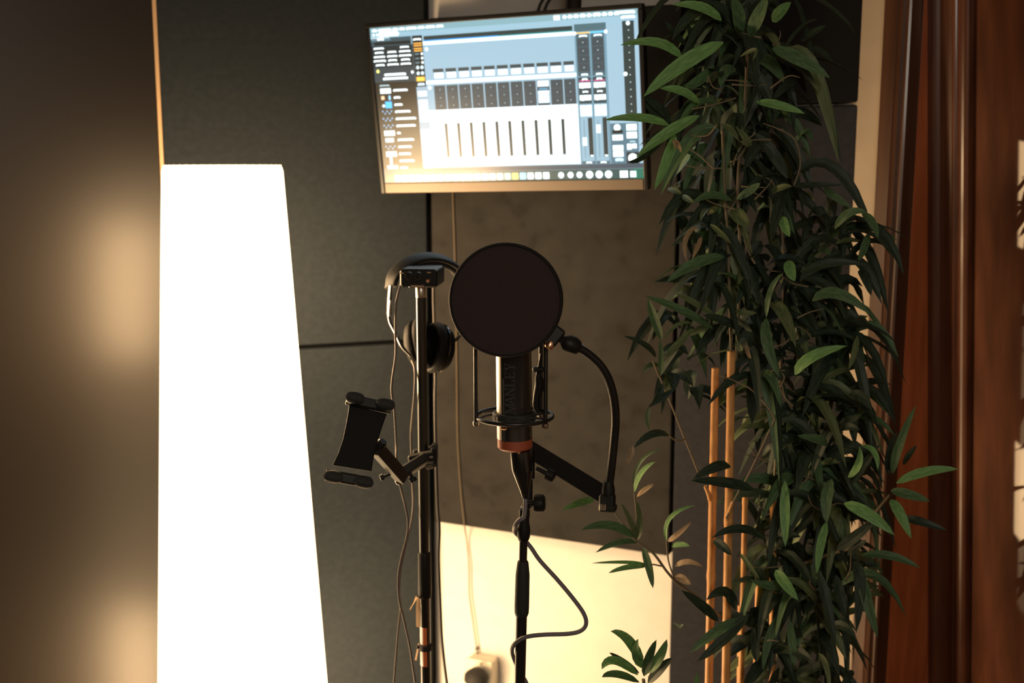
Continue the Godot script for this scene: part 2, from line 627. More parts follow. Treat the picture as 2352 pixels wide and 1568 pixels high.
func wall_box(g: G, a: Vector3, b: Vector3, nn: Vector3, y0: float, y1: float, th := 0.12) -> void:
	var d := (b - a).normalized()
	var c := (a + b) * 0.5 - nn * th * 0.5
	g.box(Transform3D(Basis(d, Vector3.UP, d.cross(Vector3.UP)), Vector3(c.x, (y0 + y1) * 0.5, c.z)), Vector3(a.distance_to(b), y1 - y0, th))

func room() -> void:
	var p0 := corner - BN * PANEL                       # wall plane behind the back panels
	var lw := corner - LN * PANEL
	# where the two wall planes cross
	var den := LD.x * BD.z - LD.z * BD.x
	var k := ((p0.x - lw.x) * BD.z - (p0.z - lw.z) * BD.x) / den
	var c := lw + LD * k
	var l1 := c - LD * 2.1
	var r0 := jamb + RN * 0.0
	var r1 := jamb + RD * 2.2
	var r2 := Vector3(2.1, 0, 1.7)
	var l2 := Vector3(-2.3, 0, 1.7)
	var g := G.new()
	wall_box(g, l1 - LD * 0.1, c, LN, 0, HIGH)
	structure("wall_left", g, M.dark_paint, "dark wall behind the dark panels on the left")
	g = G.new()
	wall_box(g, c, r0 - BN * PANEL + BD * 0.12, BN, 0, HIGH)
	structure("wall_back", g, M.cream_paint, "cream painted wall, bare and brightly lit below the brown panel")
	g = G.new()
	# right wall with the deep opening of the wooden frame
	var u0 := 0.128
	var u1 := 1.35
	var y0 := 0.42
	var y1 := 2.25
	wall_box(g, r0 - RD * 0.06, r0 + RD * u0, RN, 0, HIGH, 0.10)
	wall_box(g, r0 + RD * u1, r1 + RD * 0.1, RN, 0, HIGH, 0.10)
	wall_box(g, r0 + RD * u0, r0 + RD * u1, RN, 0, y0, 0.10)
	wall_box(g, r0 + RD * u0, r0 + RD * u1, RN, y1, HIGH, 0.10)
	structure("wall_right", g, M.tan_paint, "narrow tan strip of wall beside the varnished wooden frame")
	g = G.new()
	wall_box(g, r1, r2, Vector3(-1, 0, 0.05).normalized(), 0, HIGH)
	structure("wall_side", g, M.cream_paint)
	g = G.new()
	wall_box(g, r2 + Vector3(0.1, 0, 0), l2 - Vector3(0.1, 0, 0), Vector3(0, 0, -1), 0, HIGH)
	structure("wall_rear", g, M.cream_paint)
	g = G.new()
	wall_box(g, l2, l1, Vector3(1, 0, 0.05).normalized(), 0, HIGH)
	structure("wall_far_left", g, M.dark_paint)
	g = G.new().box(Transform3D(Basis(), Vector3(0, -0.05, -0.5)), Vector3(6.4, 0.1, 5.4))
	structure("floor", g, M.floor_carpet)
	g = G.new().box(Transform3D(Basis(), Vector3(0, HIGH + 0.05, -0.5)), Vector3(6.4, 0.1, 5.4))
	structure("ceiling", g, M.ceiling_paint)
	door(r0, u0, u1, y0, y1)

func door(r0: Vector3, u0: float, u1: float, y0: float, y1: float) -> void:
	var o := Node3D.new()
	o.name = "door_1"
	add_child(o)
	tag(o, "varnished reddish wood frame round a deep set glossy leaning panel, right of the bamboo", "", "", "structure")
	var W := Basis(RD, Vector3.UP, RN)               # x along the wall, z out of it
	var up := func(u: float, y: float, z: float) -> Vector3: return r0 + W * Vector3(u, y, z)
	var h := y1 - y0
	var yc := (y0 + y1) * 0.5
	# casing: flat board with an ogee and a bead towards the opening
	var prof := PackedVector2Array([Vector2(0.066, 0), Vector2(0.066, 0.016), Vector2(0.069, 0.018), Vector2(0.098, 0.018), Vector2(0.101, 0.016), Vector2(0.103, 0.0165), Vector2(0.106, 0.021), Vector2(0.110, 0.0225), Vector2(0.114, 0.021), Vector2(0.117, 0.0165), Vector2(0.119, 0.0155), Vector2(0.121, 0.018), Vector2(0.125, 0.018), Vector2(0.128, 0.015), Vector2(0.130, 0.0), Vector2(0.130, -0.012)])
	var sill := func(g: G, p: PackedVector2Array, a: float, b: float, mirror: float) -> void:
		for i in p.size() - 1:
			var n2 := Vector2(-(p[i + 1].y - p[i].y), p[i + 1].x - p[i].x).normalized()
			var nn := W * Vector3(n2.x, 0, n2.y)
			g.flat(r0 + W * Vector3(p[i].x, a, p[i].y), r0 + W * Vector3(p[i + 1].x, a, p[i + 1].y), r0 + W * Vector3(p[i + 1].x, b, p[i + 1].y), r0 + W * Vector3(p[i].x, b, p[i].y), nn)
	var g := G.new()
	sill.call(g, prof, y0 - 0.06, y1 + 0.06, 1.0)
	part("casing", g, M.dark_wood, o)
	for y in [y0 - 0.03, y1 + 0.03]:
		part("casing", G.new().box(Transform3D(W, up.call((u0 + u1) * 0.5, y, 0.008)), Vector3(u1 - u0 - 0.004, 0.06, 0.02), 0.004), M.varnished_wood, o)
	part("casing", G.new().box(Transform3D(W, up.call(u1 + 0.03, yc, 0.008)), Vector3(0.06, h + 0.12, 0.02), 0.004), M.varnished_wood, o)
	# lining of the deep opening
	var deep := 0.46
	var th := 0.02
	part("jamb", G.new().box(Transform3D(W, up.call(u0 - th * 0.5 + 0.002, yc, -deep * 0.5 - 0.012)), Vector3(th, h, deep), 0.001), M.varnished_wood, o)
	part("jamb", G.new().box(Transform3D(W, up.call(u1 + th * 0.5, yc, -deep * 0.5 - 0.012)), Vector3(th, h, deep), 0.001), M.varnished_wood, o)
	part("jamb", G.new().box(Transform3D(W, up.call((u0 + u1) * 0.5, y0 - th * 0.5, -deep * 0.5 - 0.012)), Vector3(u1 - u0, th, deep), 0.001), M.varnished_wood, o)
	part("jamb", G.new().box(Transform3D(W, up.call((u0 + u1) * 0.5, y1 + th * 0.5, -deep * 0.5 - 0.012)), Vector3(u1 - u0, th, deep), 0.001), M.varnished_wood, o)
	part("backing", G.new().box(Transform3D(W, up.call((u0 + u1) * 0.5, yc, -deep - 0.02)), Vector3(u1 - u0 + 0.06, h + 0.06, 0.02), 0.001), M.varnished_wood, o)
	# panel and stop moulding lean, the top nearer the room
	var z_top := -0.02
	var z_bot := -0.177
	var gt: Vector3 = up.call(0, y1, z_top)
	var gb: Vector3 = up.call(0, y0, z_bot)
	var lean := (gt - gb).normalized()
	var gn := RD.cross(lean).normalized()
	if gn.dot(RN) < 0.0:
		gn = -gn
	var len := gt.distance_to(gb)
	var PB := Basis(RD, lean, gn)
	var mid := (gt + gb) * 0.5
	part("glossy_panel", G.new().box(Transform3D(PB, mid + RD * (u0 + u1) * 0.5 - gn * 0.006), Vector3(u1 - u0 - 0.004, len - 0.01, 0.018), 0.001), M.polished_wood, o)
	# stop: cove, fillet, round bead
	var sp := []
	sp.append(Vector2(0.0, 0.034))
	for i in 7:
		var a := PI * 0.5 * i / 6.0
		sp.append(Vector2(0.004 + 0.016 * (1.0 - cos(a)), 0.034 - 0.022 * sin(a)))
	sp.append(Vector2(0.0225, 0.016))
	sp.append(Vector2(0.0255, 0.0165))
	sp.append(Vector2(0.027, 0.013))
	for i in 9:
		var a := PI * (1.0 - i / 8.0)
		sp.append(Vector2(0.0345 + 0.0068 * cos(a), 0.013 + 0.0075 * sin(a)))
	sp.append(Vector2(0.0415, 0.003))
	for i in sp.size():
		sp[i] = Vector2(sp[i].x * 1.85, sp[i].y * 0.85 + 0.002)
	g = G.new()
	for i in sp.size() - 1:
		var d: Vector2 = sp[i + 1] - sp[i]
		var n2 := Vector2(-d.y, d.x).normalized()
		var nn := PB * Vector3(n2.x, 0, n2.y)
		var b0: Vector3 = mid + RD * (u0 + 0.002)
		g.flat(b0 + PB * Vector3(sp[i].x, -len * 0.5, sp[i].y), b0 + PB * Vector3(sp[i + 1].x, -len * 0.5, sp[i + 1].y), b0 + PB * Vector3(sp[i + 1].x, len * 0.5, sp[i + 1].y), b0 + PB * Vector3(sp[i].x, len * 0.5, sp[i].y), nn)
	part("panel_moulding", g, M.red_wood, o)
	part("panel_moulding", G.new().box(Transform3D(PB, mid + RD * (u1 - 0.02) + gn * 0.012), Vector3(0.04, len, 0.018), 0.005), M.varnished_wood, o)
	part("panel_moulding", G.new().box(Transform3D(PB, mid + RD * (u0 + u1) * 0.5 - lean * (len * 0.5 - 0.02) + gn * 0.012), Vector3(u1 - u0 - 0.08, 0.04, 0.018), 0.005), M.varnished_wood, o)
	part("panel_moulding", G.new().box(Transform3D(PB, mid + RD * (u0 + u1) * 0.5 + lean * (len * 0.5 - 0.02) + gn * 0.012), Vector3(u1 - u0 - 0.08, 0.04, 0.018), 0.005), M.varnished_wood, o)

# ---------------------------------------------------------------- wall panels
func slab(called: String, origin: Vector3, d: Vector3, nn: Vector3, s0: float, s1: float, y0: float, y1: float, th: float, m: Material, label: String) -> Node3D:
	var c := origin + d * (s0 + s1) * 0.5 - nn * th * 0.5
	c.y = (y0 + y1) * 0.5
	var o := thing(called, Vector3(c.x, y0, c.z), label, "wall panel")
	part("fabric_face", G.new().box(Transform3D(Basis(d, Vector3.UP, nn), c), Vector3(s1 - s0, y1 - y0, th), 0.004), m, o)
	return o

func panels() -> void:
	# left wall: two stacked charcoal panels, their right edge in the corner
	slab("acoustic_panel", corner, LD, LN, -0.58, -0.004, 1.194, 2.39, PANEL, M.charcoal_felt, "upper charcoal acoustic panel on the left wall above the seam, next to the lamp top")
	slab("acoustic_panel", corner, LD, LN, -0.58, -0.004, 0.0, 1.186, PANEL, M.charcoal_felt, "lower charcoal acoustic panel on the left wall below the seam, behind the headphone stand")
	slab("acoustic_panel", corner, BD, BN, 0.004, 0.574, 0.7585, 1.9035, PANEL, M.brown_felt, "mottled brown acoustic panel on the back wall behind the microphone and monitor")
	slab("acoustic_panel", corner, BD, BN, 0.580, 0.922, 1.705, 2.50, PANEL, M.black_felt, "upper black acoustic panel behind the top of the bamboo")
	slab("acoustic_panel", corner, BD, BN, 0.580, 0.922, 0.0, 1.7, PANEL, M.slate_felt, "tall slate acoustic panel standing behind the bamboo canes")
	# black satin board with a pale wood lipping, standing in front of the left wall
	var bn := Vector3(sin(deg_to_rad(27.6)), 0, cos(deg_to_rad(27.6)))
	var bd := Vector3(cos(deg_to_rad(27.6)), 0, -sin(deg_to_rad(27.6)))
	var e := Vector3(-0.7055, 0, -2.32)
	var o := thing("black_board", e - bd * 0.6 - bn * 0.015, "tall black satin board with a pale wood edge left of the lamp", "board")
	var c := e - bd * (0.6 + 0.008) - bn * 0.011
	c.y = 1.2
	part("board_face", G.new().box(Transform3D(Basis(bd, Vector3.UP, bn), c), Vector3(1.2, 2.4, 0.022), 0.0015), M.black_satin, o)
	c = e - bd * 0.0035 - bn * 0.0105
	c.y = 1.2
	part("wood_edge", G.new().box(Transform3D(Basis(bd, Vector3.UP, bn), c), Vector3(0.009, 2.4, 0.025), 0.002), M.pale_wood, o)
	tag(o.get_node("wood_edge"), "pale wood edge strip")

# ---------------------------------------------------------------- monitor
func screen_image() -> Image:
	var w := 1280
	var h := 720
	var im := Image.create(w, h, false, Image.FORMAT_RGB8)
	var R := func(u0: float, v0: float, u1: float, v1: float, c: Color) -> void:
		im.fill_rect(Rect2i(int(u0 * w), int(v0 * h), maxi(1, int((u1 - u0) * w)), maxi(1, int((v1 - v0) * h))), c)
	var dot := func(u: float, v: float, r: float, c: Color) -> void:
		for y in range(int(v * h - r), int(v * h + r) + 1):
			for x in range(int(u * w - r), int(u * w + r) + 1):
				if Vector2(x - u * w, y - v * h).length() <= r and x >= 0 and y >= 0 and x < w and y < h:
					im.set_pixel(x, y, c)
	var pill := func(u0: float, v: float, u1: float, t: float, c: Color) -> void:
		R.call(u0, v - t * 0.5, u1, v + t * 0.5, c)
		dot.call(u0, v, t * 0.5 * h, c)
		dot.call(u1, v, t * 0.5 * h, c)
	var wh := Color(1, 1, 1)
	var blue := Color(0.55, 0.625, 0.685)
	var mid := Color(0.36, 0.44, 0.48)
	var slate := Color(0.20, 0.26, 0.29)
	var dark := Color(0.075, 0.10, 0.105)
	var cell := Color(0.22, 0.245, 0.265)
	im.fill(blue)
	R.call(0, 0, 1, 0.035, Color(0.47, 0.57, 0.60))
	R.call(0, 0.035, 1, 0.075, Color(0.54, 0.63, 0.69))
	var x := 0.012
	for l in [0.012, 0.045, 0.014, 0.014, 0.034, 0.018, 0.028, 0.02]:
		pill.call(x, 0.018, x + l, 0.016, wh)
		x += l + 0.013
	for l in [0.006, 0.005, 0.006]:
		pass
	pill.call(0.012, 0.044, 0.014, 0.014, wh)
	pill.call(0.027, 0.044, 0.029, 0.014, wh)
	pill.call(0.040, 0.044, 0.107, 0.028, wh)
	R.call(0.705, 0.006, 0.728, 0.034, Color(1, 0.95, 0.9))
	x = 0.742
	for l in [0.004, 0.006, 0.008, 0.010, 0.006, 0.018, 0.007, 0.006, 0.008]:
		pill.call(x, 0.018, x + l, 0.020, wh)
		x += l + 0.0145
	pill.call(0.93, 0.017, 0.985, 0.018, wh)
	pill.call(0.945, 0.044, 0.985, 0.016, wh)
	# left column of lists
	R.call(0, 0.066, 0.162, 0.95, slate)
	R.call(0.0, 0.064, 0.075, 0.068, wh)
	R.call(0.0, 0.07, 0.08, 0.085, mid)
	pill.call(0.03, 0.073, 0.048, 0.016, wh)
	R.call(0.012, 0.093, 0.158, 0.112, dark)
	R.call(0.0, 0.117, 0.165, 0.252, Color(0.10, 0.135, 0.15))
	for i in 5:
		var v := 0.130 + i * 0.0262
		for j in 3:
			if i == 0 and j == 1:
				continue
			var ln: float = [0.036, 0.044, 0.030, 0.030, 0.040][(i * 2 + j) % 5]
			var cx := 0.028 + j * 0.052
			pill.call(cx - ln * 0.5, v, cx + ln * 0.5, 0.012, wh)
	R.call(0.0, 0.252, 0.165, 0.345, Color(0.17, 0.21, 0.235))
	dot.call(0.016, 0.272, 8, Color(1, 0.93, 0.5))
	dot.call(0.155, 0.288, 7, wh)
	pill.call(0.045, 0.297, 0.125, 0.016, wh)
	pill.call(0.038, 0.322, 0.132, 0.016, wh)
	R.call(0.0, 0.345, 0.168, 0.935, Color(0.075, 0.075, 0.072))
	pill.call(0.02, 0.365, 0.055, 0.012, Color(0.6, 0.65, 0.68))
	for i in 12:
		var v := 0.398 + i * 0.0455
		var ln: float = [0.052, 0.020, 0.026, 0.056, 0.076, 0.072, 0.008, 0.060, 0.048, 0.042, 0.054, 0.024][i]
		pill.call(0.074, v, 0.074 + ln, 0.014, wh)
		if i in [0, 6, 9, 11]:
			R.call(0.018, v - 0.016, 0.062, v + 0.018, wh)
		elif i == 1:
			R.call(0.020, v - 0.012, 0.034, v + 0.012, Color(1, 0.75, 0.6))
			R.call(0.050, v - 0.014, 0.058, v + 0.014, Color(0.6, 0.8, 1.0))
		elif i == 2:
			R.call(0.034, v - 0.022, 0.062, v + 0.022, Color(0.25, 0.68, 0.95))
			dot.call(0.026, v + 0.004, 7, wh)
		elif i == 7:
			R.call(0.020, v - 0.015, 0.056, v + 0.015, Color(0.75, 0.8, 0.82))
		elif i == 10:
			R.call(0.032, v - 0.024, 0.042, v + 0.026, wh)
		else:
			for k in 5:
				dot.call(0.020 + k * 0.009, v + (k % 2) * 0.014 - 0.006, 4, Color(0.5, 0.68, 0.85))
	R.call(0.0, 0.94, 0.17, 0.96, slate)
	# narrow strip with amber keys
	R.call(0.166, 0.066, 0.206, 0.385, dark)
	pill.call(0.172, 0.089, 0.198, 0.012, wh)
	for v in [0.110, 0.124, 0.142, 0.156]:
		R.call(0.170, v, 0.203, v + 0.008, Color(1.0, 0.68, 0.30))
	for i in 3:
		R.call(0.172, 0.175 + i * 0.027, 0.188, 0.185 + i * 0.027, mid)
		dot.call(0.199, 0.178 + i * 0.027, 6, wh)
	for i in 2:
		for j in 2:
			dot.call(0.178 + j * 0.017, 0.262 + i * 0.036, 8, Color(0.85, 0.9, 0.95))
	R.call(0.170, 0.322, 0.203, 0.350, Color(1.0, 0.72, 0.30))
	pill.call(0.176, 0.368, 0.196, 0.016, Color(0.8, 0.85, 0.95))
	R.call(0.166, 0.385, 0.208, 0.94, Color(0.55, 0.60, 0.66))
	for v in [0.412, 0.468, 0.505, 0.540, 0.575]:
		R.call(0.170, v, 0.206, v + 0.032, wh)
	R.call(0.168, 0.655, 0.208, 0.93, Color(0.93, 0.95, 0.97))
	# overview strip and track heads
	R.call(0.212, 0.073, 0.770, 0.098, Color(0.17, 0.21, 0.21))
	for i in 70:
		R.call(0.214 + i * 0.0079, 0.076, 0.217 + i * 0.0079, 0.096, Color(0.10, 0.13, 0.13))
	R.call(0.212, 0.098, 0.50, 0.108, Color(0.25, 0.55, 0.85))
	R.call(0.50, 0.098, 0.770, 0.106, Color(0.15, 0.48, 0.50))
	R.call(0.208, 0.106, 0.770, 0.128, wh)
	dot.call(0.219, 0.152, 8, wh)
	R.call(0.212, 0.175, 0.228, 0.345, Color(0.56, 0.63, 0.70))
	for i in 11:
		var u := 0.238 + i * 0.0494
		var e := minf(u + 0.042, 0.770)
		R.call(u, 0.278, e, 0.299, Color(0.20, 0.23, 0.24))
		R.call(u + 0.004, 0.303, e - 0.002, 0.337, wh)
	R.call(0.208, 0.350, 0.776, 0.373, wh)
	dot.call(0.219, 0.392, 8, wh)
	for i in 11:
		var u := 0.236 + i * 0.0494
		var e := minf(u + 0.045, 0.772)
		R.call(u, 0.383, e, 0.535, cell)
		for k in 3:
			R.call(u, 0.432 + k * 0.05, e, 0.434 + k * 0.05, Color(0.30, 0.33, 0.36))
			dot.call((u + e) * 0.5, 0.408 + k * 0.05, 3, Color(0.55, 0.6, 0.62))
		if i == 8:
			R.call(u + 0.002, 0.386, e - 0.002, 0.422, wh)
			R.call(u + 0.006, 0.428, e - 0.006, 0.442, Color(0.35, 0.5, 0.6))
			R.call(u + 0.002, 0.446, e - 0.002, 0.468, wh)
			R.call(u + 0.002, 0.470, e - 0.002, 0.520, Color(0.85, 0.9, 0.95))
	R.call(0.210, 0.535, 0.776, 0.900, wh)
	for i in 11:
		var u := 0.256 + i * 0.0496
		if u < 0.765:
			dot.call(u, 0.566, 3, Color(0.45, 0.55, 0.58))
			dot.call(u, 0.572, 3, Color(0.45, 0.55, 0.58))
		if i < 10:
			R.call(u + 0.010, 0.622, u + 0.022, 0.846, Color(0.12, 0.16, 0.17))
			for k in 16:
				R.call(u + 0.0135, 0.628 + k * 0.0134, u + 0.0185, 0.634 + k * 0.0134, Color(0.24, 0.29, 0.30))
			R.call(u + 0.012, 0.838, u + 0.020, 0.846, Color(0.75, 0.8, 0.82))
	# output strips
	R.call(0.776, 0.066, 0.888, 0.905, Color(0.40, 0.50, 0.56))
	R.call(0.776, 0.066, 0.888, 0.108, Color(0.27, 0.35, 0.38))
	R.call(0.778, 0.114, 0.832, 0.121, Color(1.0, 0.72, 0.35))
	R.call(0.832, 0.114, 0.880, 0.121, Color(0.35, 0.75, 1.0))
	dot.call(0.776, 0.117, 8, wh)
	dot.call(0.886, 0.117, 8, wh)
	for j in 2:
		var u := 0.782 + j * 0.052
		R.call(u, 0.126, u + 0.046, 0.372, Color(0.25, 0.32, 0.35))
		pill.call(u + 0.012, 0.136, u + 0.036, 0.011, wh)
		for k in 4:
			R.call(u + 0.003, 0.151 + k * 0.049, u + 0.043, 0.198 + k * 0.049, cell)
			dot.call(u + 0.022, 0.172 + k * 0.049, 3, Color(0.6, 0.65, 0.68))
		pill.call(u + 0.014, 0.362, u + 0.032, 0.012, wh)
		R.call(u, 0.378, u + 0.046, 0.535, Color(0.19, 0.23, 0.25))
		for k in 2:
			var v := 0.384 + k * 0.074
			pill.call(u + 0.015, v + 0.006, u + 0.030, 0.011, wh)
			if k == 0:
				R.call(u + 0.003, v + 0.014, u + 0.043, v + 0.019, Color(0.95, 0.35, 0.6))
			R.call(u + 0.002, v + 0.026, u + 0.044, v + 0.058, wh)
			dot.call(u + 0.013, v + 0.042, 13, Color(0.92, 0.94, 0.96))
			R.call(u + 0.019, v + 0.030, u + 0.021, v + 0.055, mid)
		R.call(u, 0.540, u + 0.046, 0.885, Color(0.52, 0.60, 0.66))
		for k in 4:
			R.call(u + 0.002 + (k % 2) * 0.022, 0.545 + (k / 2) * 0.034, u + 0.022 + (k % 2) * 0.022, 0.577 + (k / 2) * 0.034, wh)
		R.call(u + 0.028, 0.622, u + 0.043, 0.862, Color(0.10, 0.13, 0.14))
		for k in 16:
			R.call(u + 0.033, 0.630 + k * 0.0142, u + 0.038, 0.636 + k * 0.0142, Color(0.25, 0.3, 0.31))
		pill.call(u + 0.033, 0.852, u + 0.038, 0.012, wh)
		R.call(u + 0.012, 0.635, u + 0.014, 0.862, Color(0.25, 0.36, 0.42))
		var fv := 0.74 if j == 0 else 0.665
		R.call(u + 0.005, fv, u + 0.020, fv + 0.05, wh)
		R.call(u, 0.887, u + 0.048, 0.903, Color(0.26, 0.34, 0.38))
		pill.call(u + 0.016, 0.893, u + 0.032, 0.011, wh)
	# right margin
	R.call(0.945, 0.066, 0.985, 0.635, Color(0.15, 0.19, 0.195))
	for i in 5:
		dot.call(0.964, 0.072 + i * 0.003, 9 - absi(i - 2) * 3, wh)
	for i in 12:
		dot.call(0.965, 0.118 + i * 0.043, 3, Color(0.65, 0.7, 0.7))
	dot.call(0.949, 0.37, 9, wh)
	R.call(0.888, 0.66, 0.988, 0.905, Color(0.30, 0.39, 0.44))
	for v in [0.668, 0.715]:
		R.call(0.945, v, 0.982, v + 0.040, wh)
	pill.call(0.957, 0.772, 0.972, 0.010, Color(0.6, 0.7, 0.75))
	R.call(0.945, 0.785, 0.961, 0.822, wh)
	R.call(0.963, 0.785, 0.980, 0.815, wh)
	dot.call(0.912, 0.685, 15, wh)
	R.call(0.895, 0.702, 0.932, 0.722, dark)
	for v in [0.730, 0.792, 0.830]:
		R.call(0.894, v, 0.932, v + 0.034, wh)
	pill.call(0.905, 0.88, 0.925, 0.020, Color(0.75, 0.82, 0.88))
	R.call(0.942, 0.835, 0.986, 0.905, Color(0.12, 0.16, 0.18))
	dot.call(0.963, 0.872, 21, wh)
	# dock on a dark green picture
	R.call(0, 0.905, 1, 0.935, Color(0.22, 0.26, 0.30))
	R.call(0.0, 0.935, 1, 1.0, Color(0.17, 0.27, 0.27))
	R.call(0.965, 0.935, 1, 1.0, Color(0.10, 0.36, 0.30))
	var ic := [Color(0.7, 0.95, 1), wh, wh, wh, wh, Color(1, 0.95, 0.9), wh, wh, wh, wh, wh, wh, wh, wh, Color(0.95, 0.98, 0.9), Color(0.65, 0.9, 0.75), Color(1, 0.82, 0.45), Color(0.6, 0.88, 1), Color(1, 0.95, 0.95), wh, wh]
	for i in ic.size():
		var u := 0.045 + i * 0.0294
		R.call(u, 0.948, u + 0.024, 0.990, ic[i])
		dot.call(u + 0.012, 0.969, 15, ic[i])
	for k in [0.70, 0.735, 0.768, 0.805, 0.840, 0.874]:
		dot.call(k, 0.967, 17 if k > 0.79 else 14, wh)
	R.call(0.915, 0.948, 0.944, 0.992, wh)
	R.call(0.952, 0.950, 0.974, 0.990, Color(0.9, 0.95, 0.95))
	return im

func monitor() -> void:
	var b := Basis.from_euler(Vector3(deg_to_rad(7.21), deg_to_rad(-21.24), 0), EULER_ORDER_YXZ) * Basis(Vector3.BACK, deg_to_rad(1.353))
	var at := Vector3(-0.0166, 1.7085, -2.2234)
	var W := 0.545
	var H := W * 9.0 / 16.0
	var o := thing("monitor", at, "wall mounted flat monitor tilted down, showing a bright audio mixing window", "monitor")
	var X := Transform3D(b, at)
	var bez := 0.009
	var chin := 0.021
	# bezel as four bars round the glass
	var g := G.new()
	g.box(X * Transform3D(Basis(), Vector3(0, H * 0.5 + bez * 0.5, -0.006)), Vector3(W + 2 * bez, bez, 0.022), 0.002)
	g.box(X * Transform3D(Basis(), Vector3(-W * 0.5 - bez * 0.5, -chin * 0.5, -0.006)), Vector3(bez, H + chin, 0.022), 0.002)
	g.box(X * Transform3D(Basis(), Vector3(W * 0.5 + bez * 0.5, -chin * 0.5, -0.006)), Vector3(bez, H + chin, 0.022), 0.002)
	part("bezel", g, M.bezel, o)
	part("chin", G.new().box(X * Transform3D(Basis(), Vector3(0, -H * 0.5 - chin * 0.5 + 0.001, -0.0065)), Vector3(W, chin, 0.021), 0.002), M.chin, o)
	g = G.new()
	g.box(X * Transform3D(Basis(), Vector3(0, -0.006, -0.026)), Vector3(W + 0.012, H + chin + 0.006, 0.02), 0.006)
	g.box(X * Transform3D(Basis(), Vector3(0, -0.02, -0.05)), Vector3(W * 0.6, H * 0.6, 0.03), 0.012)
	part("back_case", g, M.black_plastic, o)
	var m := mat("screen_glow", lin(0.02, 0.02, 0.02), 0.30, 0.0, 0.75)
	m.clearcoat_enabled = true
	m.clearcoat = 1.0
	m.clearcoat_roughness = 0.27
	m.emission_enabled = true
	m.emission_operator = BaseMaterial3D.EMISSION_OP_MULTIPLY
	m.emission = Color(0.94, 1.0, 1.0)
	m.emission_energy_multiplier = 1.9
	m.emission_texture = ImageTexture.create_from_image(screen_image())
	m.texture_repeat = false
	g = G.new()
	var z := 0.001
	var nn := b * Vector3.BACK
	g.q(X * Vector3(-W / 2, H / 2, z), X * Vector3(W / 2, H / 2, z), X * Vector3(W / 2, -H / 2, z), X * Vector3(-W / 2, -H / 2, z), nn, nn, nn, nn, Vector2(0, 0), Vector2(1, 0), Vector2(1, 1), Vector2(0, 1))
	part("screen", g, m, o)
	var l := AreaLight3D.new()
	l.name = "screen_light"
	l.area_size = Vector2(W, H)
	l.light_color = Color(0.80, 0.92, 1.0)
	l.light_energy = 0.03
	l.shadow_enabled = true
	l.area_range = 6.0
	l.area_attenuation = 2.0
	l.transform = facing(b * Vector3(0, 0, 0.006), -nn, b * Vector3.UP)
	o.add_child(l, true)
	# arm from the back of the monitor to the wall above the panel
	var wall_at: Vector3 = corner + BD * 0.43 - BN * PANEL
	wall_at.y = 2.0
	var back: Vector3 = X * Vector3(0.11, 0.0, -0.062)
	g = G.new()
	g.box(Transform3D(Basis(BD, Vector3.UP, BN), wall_at + BN * 0.012), Vector3(0.11, 0.14, 0.022), 0.004)
	g.box(Transform3D(b, back), Vector3(0.12, 0.12, 0.008), 0.002)
	var q0 := wall_at + BN * 0.022
	var q1 := Vector3(back.x, 1.93, back.z) - BN * 0.02
	g.tube([q0, q0 + BN * 0.05, q1 + BN * -0.01, q1 + Vector3(0, -0.1, 0), back], 0.016, 10)
	g.box(Transform3D(Basis(BD, Vector3.UP, BN), q0 + BN * 0.035), Vector3(0.05, 0.07, 0.05), 0.008)
	part("wall_bracket", g, M.black_steel, o)
	# loose leads at the bracket
	for k in 2:
		var s := Vector3(-0.05 - 0.012 * k, 0, 0)
		var c := smooth([wall_at + BN * 0.02 + s + Vector3(0, 0.05, 0), wall_at + BN * 0.05 + s * 1.3 + Vector3(0, -0.03, 0), Vector3(back.x, 1.88, back.z) - BN * 0.01 + s, back + s * 0.6])
		part("lead", G.new().tube(c, 0.003, 8), M.black_rubber, o)

